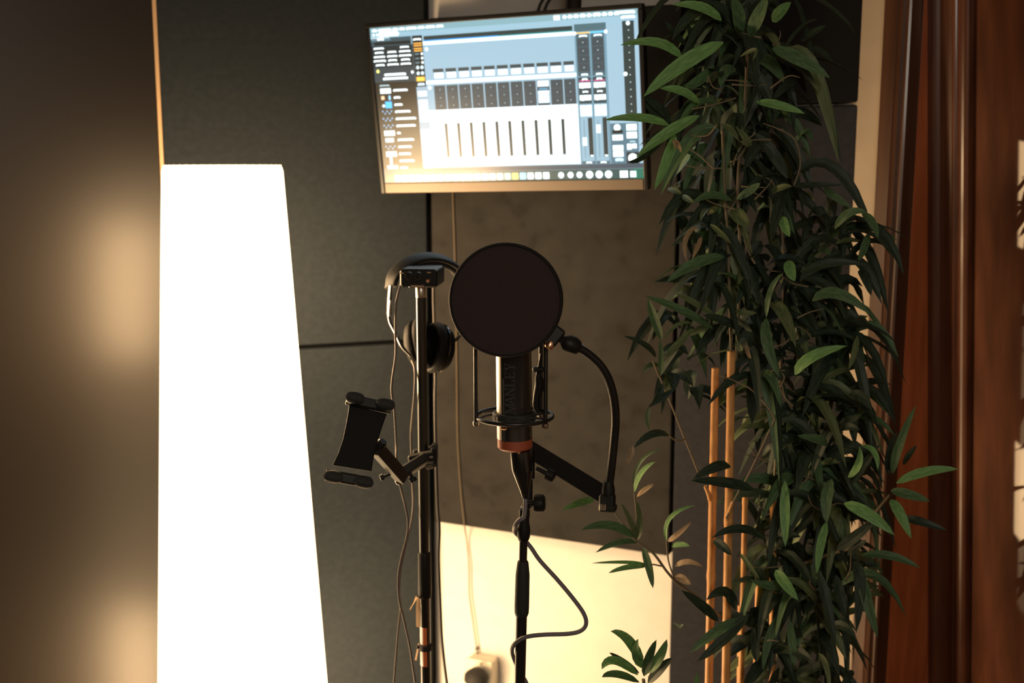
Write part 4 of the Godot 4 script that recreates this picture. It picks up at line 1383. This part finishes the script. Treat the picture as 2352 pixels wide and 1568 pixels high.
# ---------------------------------------------------------------- cables, outlet
func run_cable(called: String, pts: Array, r: float, m: Material, label: String, category := "cable", group := "") -> void:
	var c := []
	for p in pts:
		c.append(P(p[0], p[1], p[2]))
	var o := part(called, G.new().tube(smooth(c, 8), r, 10), m)
	tag(o, label, category, group)

func cables() -> void:
	var d := 1.82
	run_cable("headphone_cable", [[921, 650, 1.83], [913, 680, d], [909, 705, d], [908, 762, d], [909, 813, d], [901, 872, d], [900, 903, d], [906, 944, d], [910, 1013, d], [911, 1055, 1.80], [918, 1109, 1.80], [930, 1158, d], [937, 1195, d], [935, 1230, d], [923, 1278, d], [915, 1323, d], [917, 1377, d], [927, 1420, d], [941, 1483, d], [954, 1568, d], [975, 1700, d], [985, 1900, 1.82], [955, 2345, 1.82]], 0.0019, M.cord_tan, "thin tan cable hanging from the amplifier, outer one left of the slim stand")
	run_cable("headphone_cable", [[946, 828, 1.875], [953, 852, 1.85], [952, 903, 1.845], [947, 955, 1.865], [944, 994, 1.885], [945, 1040, 1.888], [947, 1109, 1.88], [949, 1158, 1.86], [943, 1208, 1.84], [931, 1255, 1.835], [920, 1310, 1.835], [917, 1360, 1.835], [920, 1395, 1.835], [914, 1456, 1.835], [905, 1568, 1.835], [890, 1750, 1.835], [900, 2330, 1.84]], 0.0018, M.cord_tan, "thin tan cable hanging from the ear cup, inner one beside the slim pole")
	run_cable("signal_cable", [[996, 655, 1.895], [996, 690, 1.96], [998, 760, 2.01], [1000, 860, 2.01], [999, 917, 1.98], [1001, 1032, 1.96], [1005, 1158, 1.96], [1009, 1217, 1.96], [1007, 1283, 1.96], [1011, 1390, 1.96], [1015, 1470, 1.96], [1026, 1568, 1.96], [1050, 1750, 1.96], [1060, 2275, 1.96]], 0.0028, M.cord_dark, "dark cable hanging straight down just right of the slim stand")
	# microphone lead: from the plug, round the stand, out in a loop and back
	run_cable("microphone_cable", [[1207, 1146, 1.492], [1206, 1170, 1.487], [1203, 1188, 1.484], [1193, 1194, 1.484], [1183, 1208, 1.490], [1183, 1222, 1.510], [1204, 1240, 1.515], [1220, 1258, 1.508], [1240, 1287, 1.505], [1280, 1331, 1.50], [1316, 1374, 1.495], [1340, 1408, 1.49], [1346, 1432, 1.488], [1334, 1448, 1.486], [1305, 1455, 1.485], [1250, 1457, 1.484], [1210, 1462, 1.485], [1188, 1473, 1.49], [1176, 1490, 1.50], [1180, 1512, 1.512], [1196, 1545, 1.514], [1212, 1580, 1.505], [1206, 1640, 1.488], [1171, 1720, 1.488], [1148, 2000, 1.50], [1128, 2690, 1.50]], 0.0031, M.cord_grey, "grey microphone cable looping out from the microphone stand")
	# thin white lead down the wall to the plug
	var pts := []
	for p in [[1040, 440], [1046, 640], [1049, 830], [1051, 1000], [1058, 1120], [1067, 1206]]:
		pts.append(on_plane(p[0], p[1], corner + BN * 0.004, BN))
	for p in [[1072, 1240], [1077, 1297], [1078, 1363], [1087, 1430], [1095, 1488], [1101, 1512]]:
		pts.append(on_plane(p[0], p[1], corner - BN * 0.030, BN))
	pts.append(on_plane(1105, 1526, corner + BN * 0.022, BN))
	var o := part("power_lead", G.new().tube(smooth(pts, 6), 0.0016, 8), M.cord_white)
	tag(o, "thin pale lead running down the wall from the monitor to the black plug", "cable")
	o = part("cord_clip", G.new().box(facing(on_plane(1095, 1489, corner - BN * 0.034, BN), BN), Vector3(0.006, 0.008, 0.010), 0.002), M.cord_dark)
	tag(o, "tiny dark clip holding the pale lead above the outlet", "clip")
	# outlet box and plug
	var wp := corner - BN * PANEL
	var c := on_plane(1117, 1569, wp, BN)
	var ob := thing("outlet_box", c, "cream surface mounted outlet box low on the bright wall", "outlet")
	var X := Transform3D(Basis(BD, Vector3.UP, BN), c)
	part("box", G.new().box(X * Transform3D(Basis(), Vector3(0, 0, 0.019)), Vector3(0.066, 0.15, 0.038), 0.004), M.white_plastic, ob)
	part("cover", G.new().box(X * Transform3D(Basis(), Vector3(0, 0, 0.040)), Vector3(0.070, 0.154, 0.005), 0.002), M.white_plastic, ob)
	var pc := on_plane(1106, 1548, wp + BN * 0.043, BN)
	var po := thing("power_plug", pc, "black domed power plug pushed into the outlet box", "plug")
	part("plug_head", G.new().lathe(frame(P(1107, 1568, 0.0) * 0.0 + pc + BN * 0.028 + Vector3(0, 0.006, 0), Vector3.UP), [Vector2(0, 0.020), Vector2(0.012, 0.019), Vector2(0.021, 0.013), Vector2(0.029, 0.004), Vector2(0.030, -0.003), Vector2(0.027, -0.010), Vector2(0.018, -0.012), Vector2(0.015, -0.016), Vector2(0.015, -0.06), Vector2(0, -0.06)], 9), M.black_rubber, po)
	part("plug_face", G.new().box(Transform3D(Basis(BD, Vector3.UP, BN), pc + BN * 0.008 + Vector3(0, -0.02, 0)), Vector3(0.03, 0.05, 0.016), 0.003), M.black_rubber, po)

# ---------------------------------------------------------------- bamboo
var bamboo: Node3D
var leaf_count := 0
var bulk := []

func put_leaf(a: Vector3, b: Vector3, c: Vector3, w: float, face: Vector3, tint: int) -> void:
	if leaf_count < 296:
		part("leaf", G.new().leaf(a, b, c, w, face), M["leaf_%d" % tint], bamboo)
		leaf_count += 1
	else:
		bulk[tint].leaf(a, b, c, w, face, 6)

# base, middle and tip of one leaf as seen, its width there, and how far off it grows
func L(ax: float, ay: float, bx: float, by: float, cx: float, cy: float, w: float, d: float, tint := 0, reach := 0.04) -> void:
	var a := P(ax, ay, d)
	var b := P(bx, by, d - reach * 0.6)
	var c := P(cx, cy, d - reach)
	var face := (EYE - b).normalized() + Vector3(rng.randf_range(-0.35, 0.2), 0.35 + rng.randf_range(-0.2, 0.3), 0)
	put_leaf(a, b, c, w * px(d) * 1.0, face.normalized(), tint)

func cane(x0: float, y0: float, x1: float, y1: float, d: float, w: float, base: Vector3, nodes: Array) -> void:
	var a := P(x0, y0, d)
	var b := P(x1, y1, d)
	var dir := (b - a).normalized()
	var c := b + dir * ((b.y - 0.30) / -dir.y)
	c = c.lerp(Vector3(base.x, 0.30, base.z), 0.35)
	var pts := [a]
	var rad := [w * 0.47 * px(d)]
	var r := w * 0.5 * px(d)
	for i in range(1, 40):
		var k := i / 40.0
		pts.append(a.lerp(b, k) if true else a)
		rad.append(r * lerpf(0.95, 1.05, k))
	pts.append(b)
	rad.append(r * 1.05)
	pts.append(c)
	rad.append(r * 1.1)
	for y in nodes:
		var best := 0
		for i in pts.size() - 1:
			if absf(pts[i].y - P(x0, y, d).y) < absf(pts[best].y - P(x0, y, d).y):
				best = i
		rad[best] *= 1.16
	part("cane", G.new().tube(pts, rad, 16), M.bamboo, bamboo)

func twig(pts: Array, r: float) -> void:
	var c := []
	for p in pts:
		c.append(P(p[0], p[1], p[2]))
	part("twig", G.new().tube(smooth(c, 6), r, 7), M.twig, bamboo)

func rosette(c: Vector3, main: Vector3, count: int, size: float, lit: bool) -> void:
	for i in count:
		var v := Vector3(rng.randfn(), rng.randfn() * 0.8, rng.randfn() * 0.8).normalized()
		var dir := (v + main * 0.8).normalized()
		var len := size * rng.randf_range(0.65, 1.15)
		var a := c + Vector3(rng.randf_range(-1, 1), rng.randf_range(-1, 1), rng.randf_range(-1, 1)) * 0.012
		var tip := a + dir * len + Vector3(0, -len * rng.randf_range(0.05, 0.7), 0)
		var mid := a + dir * len * 0.5 + Vector3(0, len * rng.randf_range(0.0, 0.12), 0)
		var face := (Vector3(0, 1, 0.25) + Vector3(rng.randf_range(-0.6, 0.6), rng.randf_range(-0.5, 0.3), rng.randf_range(-0.2, 0.8))).normalized()
		if absf(face.dot(dir)) > 0.9:
			face = Vector3(0.3, 0.3, 1).normalized()
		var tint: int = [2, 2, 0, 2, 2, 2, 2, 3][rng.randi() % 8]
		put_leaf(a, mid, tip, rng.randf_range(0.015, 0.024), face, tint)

func plant() -> void:
	for i in 5:
		bulk.append(G.new())
	var base := Vector3(0.40, 0, -1.84)
	bamboo = thing("bamboo_plant", base, "tall potted bamboo with tan canes and long dark green leaves right of the monitor", "plant")
	part("pot", G.new().lathe(Transform3D(Basis(), base), [Vector2(0, 0), Vector2(0.125, 0), Vector2(0.13, 0.01), Vector2(0.165, 0.31), Vector2(0.17, 0.315), Vector2(0.17, 0.335), Vector2(0.155, 0.335), Vector2(0.15, 0.30), Vector2(0, 0.30)], 40), M.clay, bamboo)
	part("soil", G.new().lathe(Transform3D(Basis(), base), [Vector2(0.149, 0.30), Vector2(0.10, 0.306), Vector2(0, 0.312)], 32), M.soil, bamboo)
	cane(1643, 845, 1628, 1568, 1.80, 19, base, [1142, 1330])
	cane(1680, 806, 1667, 1568, 1.78, 20, base, [1190])
	cane(1712, 1128, 1702, 1568, 1.85, 14, base, [1150])
	cane(1776, 1152, 1774, 1568, 1.87, 16, base, [1290])
	cane(1742, 1320, 1736, 1568, 1.90, 14, base, [1480])
	cane(1700, 1390, 1698, 1568, 1.92, 12, base, [])
	for f in [[1632, 1146, 1627, 1132, 1620, 1116, 1.795, 5.5], [1669, 1192, 1676, 1172, 1684, 1152, 1.775, 5.0]]:
		var w0: float = f[7] * px(f[6])
		part("spur", G.new().tube(smooth([P(f[0], f[1], f[6]), P(f[2], f[3], f[6] - 0.006), P(f[4], f[5], f[6] - 0.008)], 4), [w0 * 1.3, w0 * 1.2, w0 * 1.1, w0, w0 * 0.95, w0 * 0.9, w0 * 0.85, w0 * 0.8, w0 * 0.75], 10), M.bamboo, bamboo)
	# dark upright stems above the cut canes, and side shoots
	twig([[1680, 808, 1.78], [1676, 700, 1.80], [1672, 560, 1.80], [1664, 430, 1.80], [1660, 300, 1.80]], 0.0026)
	twig([[1668, 1190, 1.77], [1690, 1142, 1.765], [1725, 1080, 1.76], [1780, 962, 1.75]], 0.0018)
	twig([[1672, 1180, 1.775], [1680, 1160, 1.77], [1684, 1152, 1.77]], 0.0042)
	twig([[1690, 850, 1.80], [1700, 600, 1.81], [1695, 420, 1.81], [1710, 250, 1.80], [1720, 60, 1.79]], 0.0028)
	twig([[1776, 1152, 1.87], [1790, 900, 1.86], [1800, 640, 1.85], [1790, 430, 1.85]], 0.0026)
	twig([[1780, 962, 1.75], [1760, 930, 1.75], [1720, 890, 1.75], [1650, 860, 1.75]], 0.0014)
	twig([[1551, 1335, 1.74], [1530, 1310, 1.73], [1500, 1270, 1.73], [1466, 1246, 1.73]], 0.0022)
	twig([[1660, 1420, 1.80], [1600, 1370, 1.77], [1551, 1335, 1.74]], 0.0026)
	twig([[1606, 1090, 1.82], [1570, 1000, 1.80], [1530, 900, 1.80], [1500, 830, 1.80]], 0.0015)
	twig([[1950, 1260, 1.80], [2000, 1190, 1.78], [2045, 1135, 1.76]], 0.0025)
	twig([[1830, 1300, 1.84], [1900, 1275, 1.82], [1950, 1260, 1.80]], 0.003)
	twig([[1576, 379, 1.77], [1610, 386, 1.775], [1660, 386, 1.78]], 0.0012)
	twig([[1591, 250, 1.76], [1640, 240, 1.77], [1690, 225, 1.78]], 0.0012)
	twig([[1684, 380, 1.76], [1700, 340, 1.76], [1735, 305, 1.77]], 0.0012)
	twig([[1824, 425, 1.78], [1838, 375, 1.78], [1825, 320, 1.78], [1785, 295, 1.79]], 0.0016)
	twig([[1457, 1132, 1.74], [1463, 1190, 1.735], [1464, 1246, 1.73]], 0.0014)
	twig([[1531, 1243, 1.74], [1536, 1290, 1.74], [1551, 1335, 1.74]], 0.0014)
	twig([[1537, 1000, 1.76], [1555, 1012, 1.78], [1574, 1008, 1.80]], 0.0013)
	twig([[1491, 935, 1.77], [1520, 915, 1.78], [1537, 912, 1.80]], 0.0013)
	twig([[1366, 1146, 1.72], [1400, 1165, 1.725], [1440, 1215, 1.73], [1464, 1246, 1.73]], 0.0011)
	twig([[1486, 1298, 1.72], [1500, 1296, 1.725], [1520, 1300, 1.73]], 0.0013)
	twig([[1478, 1560, 1.68], [1490, 1640, 1.70], [1560, 1760, 1.75], [1620, 1800, 1.80]], 0.003)
	# leaves in front of and beside the monitor
	L(1566, 133, 1509, 98, 1424, 104, 22, 1.78, 1)
	L(1661, 97, 1563, 150, 1477, 223, 34, 1.74, 1)
	L(1657, 47, 1609, 17, 1543, 11, 24, 1.77, 1)
	L(1536, 287, 1471, 271, 1387, 276, 21, 1.76, 1)
	L(1606, 266, 1534, 306, 1460, 363, 28, 1.73, 1)
	L(1551, 309, 1531, 369, 1503, 437, 24, 1.75, 1)
	L(1606, 237, 1566, 211, 1514, 203, 24, 1.77, 1)
	L(1737, 234, 1789, 243, 1849, 261, 23, 1.74, 1)
	L(1774, 111, 1837, 137, 1907, 179, 30, 1.75, 0)
	L(1774, 49, 1794, 26, 1817, 5, 26, 1.76, 1)
	L(1837, 94, 1866, 77, 1897, 59, 20, 1.80, 2)
	L(1720, 85, 1742, 40, 1763, -10, 34, 1.76, 0)
	L(1690, 70, 1665, 25, 1630, 5, 22, 1.79, 2)
	L(1700, 80, 1695, 30, 1680, -10, 28, 1.78, 0)
	L(1580, 109, 1552, 80, 1526, 48, 18, 1.83, 2)
	L(1600, 120, 1588, 85, 1578, 52, 18, 1.83, 2)
	L(1831, 183, 1803, 200, 1777, 229, 22, 1.82, 2)
	L(1540, 272, 1510, 245, 1474, 217, 20, 1.82, 2)
	L(1560, 300, 1510, 265, 1480, 235, 20, 1.83, 2)
	L(1640, 150, 1600, 190, 1570, 196, 24, 1.80, 0)
	L(1690, 160, 1665, 165, 1655, 200, 26, 1.78, 0)
	L(1690, 290, 1720, 330, 1697, 322, 16, 1.77, 3)
	L(1660, 285, 1680, 300, 1697, 323, 14, 1.75, 3)
	L(1534, 309, 1480, 360, 1442, 371, 14, 1.80, 2)
	L(1700, 130, 1735, 115, 1728, 140, 10, 1.72, 3)
	L(1565, 350, 1550, 320, 1553, 345, 12, 1.74, 4)
	L(1780, 130, 1830, 150, 1872, 192, 18, 1.79, 2)
	# middle
	L(1663, 589, 1597, 606, 1529, 650, 28, 1.75, 0)
	L(1637, 754, 1566, 714, 1480, 679, 24, 1.76, 0)
	L(1643, 726, 1597, 697, 1551, 673, 16, 1.77, 3)
	L(1703, 757, 1660, 737, 1614, 723, 24, 1.75, 2)
	L(1760, 731, 1763, 791, 1791, 867, 26, 1.74, 0)
	L(1826, 860, 1866, 820, 1946, 794, 29, 1.72, 1)
	L(1760, 728, 1771, 666, 1800, 626, 14, 1.76, 0)
	L(1812, 598, 1815, 622, 1826, 646, 26, 1.74, 1)
	L(1797, 498, 1803, 520, 1814, 544, 22, 1.75, 1)
	L(1917, 525, 1951, 489, 1992, 488, 20, 1.74, 0)
	L(1980, 490, 2003, 510, 2017, 548, 18, 1.75, 0)
	L(1995, 535, 1985, 570, 1972, 600, 18, 1.77, 0)
	L(1866, 691, 1923, 674, 2000, 722, 27, 1.73, 0)
	L(1837, 646, 1894, 606, 1990, 608, 22, 1.76, 2)
	L(1963, 732, 1978, 734, 1994, 747, 18, 1.75, 2)
	L(1969, 771, 1962, 810, 1949, 849, 14, 1.75, 3)
	L(1975, 620, 1988, 640, 2001, 680, 22, 1.77, 2)
	L(1603, 520, 1575, 549, 1578, 604, 12, 1.77, 4)
	L(1611, 543, 1602, 568, 1589, 595, 11, 1.78, 4)
	L(1631, 515, 1655, 535, 1680, 560, 12, 1.78, 3)
	L(1520, 780, 1503, 729, 1489, 686, 22, 1.78, 0)
	L(1592, 744, 1557, 746, 1523, 780, 12, 1.76, 3)
	L(1591, 754, 1557, 791, 1523, 820, 18, 1.77, 3)
	L(1506, 820, 1480, 791, 1431, 771, 14, 1.80, 2)
	L(1517, 862, 1519, 820, 1515, 780, 14, 1.78, 0)
	L(1517, 862, 1535, 830, 1560, 800, 14, 1.79, 2)
	L(1520, 880, 1515, 905, 1497, 925, 16, 1.80, 2)
	L(1680, 460, 1631, 449, 1591, 469, 20, 1.77, 0)
	L(1692, 457, 1725, 437, 1746, 420, 20, 1.77, 0)
	L(1766, 446, 1794, 431, 1820, 428, 16, 1.78, 3)
	L(1826, 429, 1876, 425, 1942, 423, 14, 1.79, 2)
	L(1894, 431, 1917, 451, 1957, 477, 17, 1.78, 0)
	L(1534, 433, 1550, 438, 1566, 446, 14, 1.77, 3)
	L(1568, 448, 1580, 458, 1594, 466, 14, 1.77, 3)
	L(1690, 712, 1712, 720, 1738, 718, 18, 1.74, 3)
	L(1685, 480, 1700, 500, 1722, 520, 32, 1.80, 3)
	L(1690, 780, 1700, 800, 1707, 802, 14, 1.74, 3)
	L(1715, 790, 1718, 810, 1725, 824, 10, 1.73, 4)
	# lower middle
	L(1677, 1069, 1643, 1074, 1591, 1100, 28, 1.74, 2)
	L(1731, 1123, 1666, 1109, 1586, 1103, 28, 1.75, 2)
	L(1366, 1146, 1334, 1154, 1289, 1172, 18, 1.72, 1)
	L(1457, 1129, 1474, 1086, 1506, 1060, 16, 1.74, 1)
	L(1463, 1140, 1480, 1126, 1503, 1111, 14, 1.75, 4)
	L(1454, 1114, 1474, 1057, 1523, 1031, 9, 1.75, 0)
	L(1537, 1000, 1497, 998, 1455, 1030, 20, 1.76, 2)
	L(1452, 1024, 1449, 1045, 1440, 1067, 13, 1.75, 4)
	L(1491, 935, 1487, 960, 1491, 988, 12, 1.77, 3)
	L(1545, 895, 1520, 915, 1488, 935, 16, 1.78, 2)
	L(1457, 1234, 1400, 1206, 1334, 1217, 22, 1.72, 0)
	L(1464, 1246, 1423, 1246, 1367, 1269, 18, 1.71, 0)
	L(1486, 1297, 1437, 1291, 1357, 1293, 9, 1.72, 1)
	L(1486, 1300, 1440, 1303, 1397, 1316, 14, 1.71, 1)
	L(1477, 1257, 1491, 1303, 1500, 1351, 19, 1.71, 0)
	L(1463, 1240, 1449, 1200, 1426, 1153, 15, 1.72, 3)
	L(1463, 1240, 1469, 1200, 1463, 1149, 16, 1.72, 3)
	L(1531, 1243, 1540, 1189, 1597, 1160, 13, 1.74, 1)
	L(1534, 1243, 1557, 1226, 1589, 1197, 13, 1.74, 4)
	L(1543, 1254, 1563, 1250, 1585, 1254, 14, 1.74, 1)
	L(1551, 1300, 1580, 1290, 1615, 1302, 14, 1.74, 4)
	L(1551, 1320, 1569, 1331, 1587, 1343, 20, 1.74, 4)
	L(1545, 1430, 1560, 1440, 1570, 1432, 12, 1.76, 2)
	# dark pair across the canes
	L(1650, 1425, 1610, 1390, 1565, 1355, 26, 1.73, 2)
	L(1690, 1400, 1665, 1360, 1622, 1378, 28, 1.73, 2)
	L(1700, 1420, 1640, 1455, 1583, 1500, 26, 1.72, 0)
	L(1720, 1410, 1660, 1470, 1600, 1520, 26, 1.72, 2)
	L(1612, 1568, 1604, 1600, 1600, 1540, 24, 1.73, 1)
	L(1640, 1240, 1660, 1255, 1680, 1275, 22, 1.74, 2)
	L(1760, 1240, 1700, 1215, 1635, 1235, 24, 1.73, 2)
	L(1803, 1105, 1803, 1180, 1804, 1256, 24, 1.75, 1)
	L(1700, 1270, 1722, 1300, 1745, 1330, 12, 1.76, 3)
	L(1820, 1330, 1775, 1345, 1722, 1330, 24, 1.76, 0)
	# right side
	L(1782, 1309, 1803, 1339, 1834, 1379, 26, 1.72, 1)
	L(1910, 1100, 1899, 1147, 1899, 1202, 28, 1.71, 0)
	L(1899, 1198, 1884, 1254, 1876, 1318, 20, 1.71, 1)
	L(2059, 1109, 2127, 1083, 2202, 1077, 23, 1.72, 1)
	L(2050, 1087, 2067, 1019, 2104, 930, 20, 1.73, 0)
	L(2046, 1126, 2089, 1136, 2136, 1151, 24, 1.72, 0)
	L(2046, 1147, 2067, 1181, 2093, 1237, 26, 1.72, 1)
	L(1939, 1156, 1995, 1181, 2055, 1229, 30, 1.71, 1)
	L(2076, 1190, 2114, 1198, 2176, 1218, 22, 1.75, 2)
	L(1948, 1096, 1972, 1066, 1974, 1024, 18, 1.72, 1)
	L(1978, 1024, 2008, 1038, 2016, 1080, 14, 1.72, 1)
	L(1978, 1275, 2046, 1277, 2114, 1305, 22, 1.73, 0)
	L(1922, 1262, 1965, 1232, 2012, 1192, 26, 1.74, 2)
	L(1946, 1275, 1970, 1255, 1990, 1240, 18, 1.74, 2)
	L(1952, 904, 1978, 911, 2003, 941, 24, 1.73, 2)
	L(2074, 1066, 2088, 1046, 2106, 1022, 16, 1.75, 2)
	L(2040, 1090, 2045, 1040, 2060, 990, 20, 1.76, 2)
	L(1960, 1110, 1990, 1060, 2022, 1020, 18, 1.76, 2)
	L(1960, 1290, 1975, 1340, 1966, 1455, 28, 1.73, 2)
	L(1972, 1300, 1992, 1380, 2016, 1464, 26, 1.72, 0)
	L(1920, 1320, 1930, 1370, 1942, 1406, 26, 1.74, 2)
	L(1880, 1310, 1900, 1390, 1919, 1482, 24, 1.72, 2)
	L(1912, 1436, 1938, 1438, 1966, 1462, 22, 1.72, 2)
	L(1900, 1020, 1880, 1010, 1830, 1000, 24, 1.74, 0)
	L(1930, 970, 1950, 965, 1975, 955, 20, 1.75, 2)
	L(1930, 985, 1950, 980, 1976, 988, 20, 1.74, 2)
	L(1960, 1540, 1945, 1560, 1930, 1600, 18, 1.72, 2)
	L(1880, 1500, 1898, 1530, 1906, 1580, 14, 1.73, 3)
	L(1930, 1600, 1922, 1560, 1917, 1545, 16, 1.73, 2)
	L(1812, 1420, 1820, 1480, 1826, 1530, 20, 1.76, 0)
	L(1790, 1410, 1765, 1470, 1752, 1540, 20, 1.76, 0)
	L(1730, 1440, 1735, 1490, 1738, 1520, 22, 1.75, 2)
	# sprout low on the left, against the bright wall
	L(1477, 1526, 1443, 1471, 1402, 1449, 26, 1.66, 1)
	L(1479, 1531, 1463, 1503, 1466, 1466, 26, 1.66, 1)
	L(1468, 1545, 1431, 1520, 1399, 1498, 18, 1.67, 2)
	L(1465, 1549, 1411, 1518, 1382, 1537, 26, 1.65, 1)
	L(1468, 1566, 1417, 1549, 1382, 1555, 22, 1.65, 0)
	L(1479, 1552, 1491, 1511, 1508, 1468, 22, 1.67, 0)
	L(1488, 1545, 1515, 1509, 1532, 1467, 24, 1.66, 1)
	L(1488, 1568, 1517, 1536, 1545, 1510, 24, 1.67, 2)
	# the denser growth behind and between: short side shoots, each with its whorl of leaves
	var rows := [[-40, 1735, 80, 9], [60, 1722, 90, 11], [150, 1725, 95, 11], [250, 1700, 105, 12], [340, 1695, 110, 11], [430, 1730, 130, 12], [520, 1790, 165, 15], [600, 1800, 160, 16], [680, 1815, 150, 16], [760, 1820, 140, 15], [840, 1840, 115, 14], [920, 1845, 100, 13], [1000, 1850, 95, 13], [1080, 1855, 100, 13], [1160, 1860, 100, 13], [1240, 1865, 100, 13], [1320, 1860, 90, 12], [1400, 1830, 100, 13], [1480, 1820, 80, 10], [1560, 1830, 80, 9]]
	for row in rows:
		for k in int(row[3] * 0.62):
			var x: float = row[1] + rng.randf_range(-1.0, 1.0) * row[2]
			var y: float = row[0] + rng.randf_range(-45.0, 45.0)
			var dd := rng.randf_range(1.78, 1.98)
			var c := P(x, y, dd)
			var out3 := Vector3(signf(x - row[1]) * 0.5 * absf(x - row[1]) / row[2], -0.15, 0.2)
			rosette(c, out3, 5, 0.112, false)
	# sparse sprays left of the canes
	for p in [[1560, 480], [1590, 540], [1600, 670], [1560, 740], [1580, 820], [1540, 860], [1590, 900], [1740, 960], [1760, 1060]]:
		rosette(P(p[0], p[1], rng.randf_range(1.86, 1.98)), Vector3(0, 0, 0.1), 4, 0.075, false)
	for i in 46:
		var y := rng.randf_range(60.0, 1500.0)
		var x := (1700.0 if y < 450.0 else 1790.0 if y < 820.0 else 1850.0) + rng.randf_range(-110.0, 100.0)
		var dd := rng.randf_range(1.72, 1.80)
		var p := P(x, y, dd)
		var v := Vector3(rng.randf_range(-1, 1), rng.randf_range(-0.3, 0.8), rng.randf_range(-0.3, 0.3)).normalized() * rng.randf_range(0.03, 0.06)
		var bend := Vector3(rng.randf_range(-1, 1), rng.randf_range(-1, 1), 0.2) * 0.012
		part("twig", G.new().tube(smooth([p, p + v * 0.5 + bend, p + v + bend * 0.3], 5), [0.0016, 0.0015, 0.0014, 0.0013, 0.0012, 0.0011, 0.0010, 0.0009, 0.0008, 0.0006, 0.0004], 6), M.twig, bamboo)
	for i in 5:
		if bulk[i].v.size():
			var o := part("foliage", bulk[i], M["leaf_%d" % i], bamboo)
			tag(o, "", "", "", "stuff")
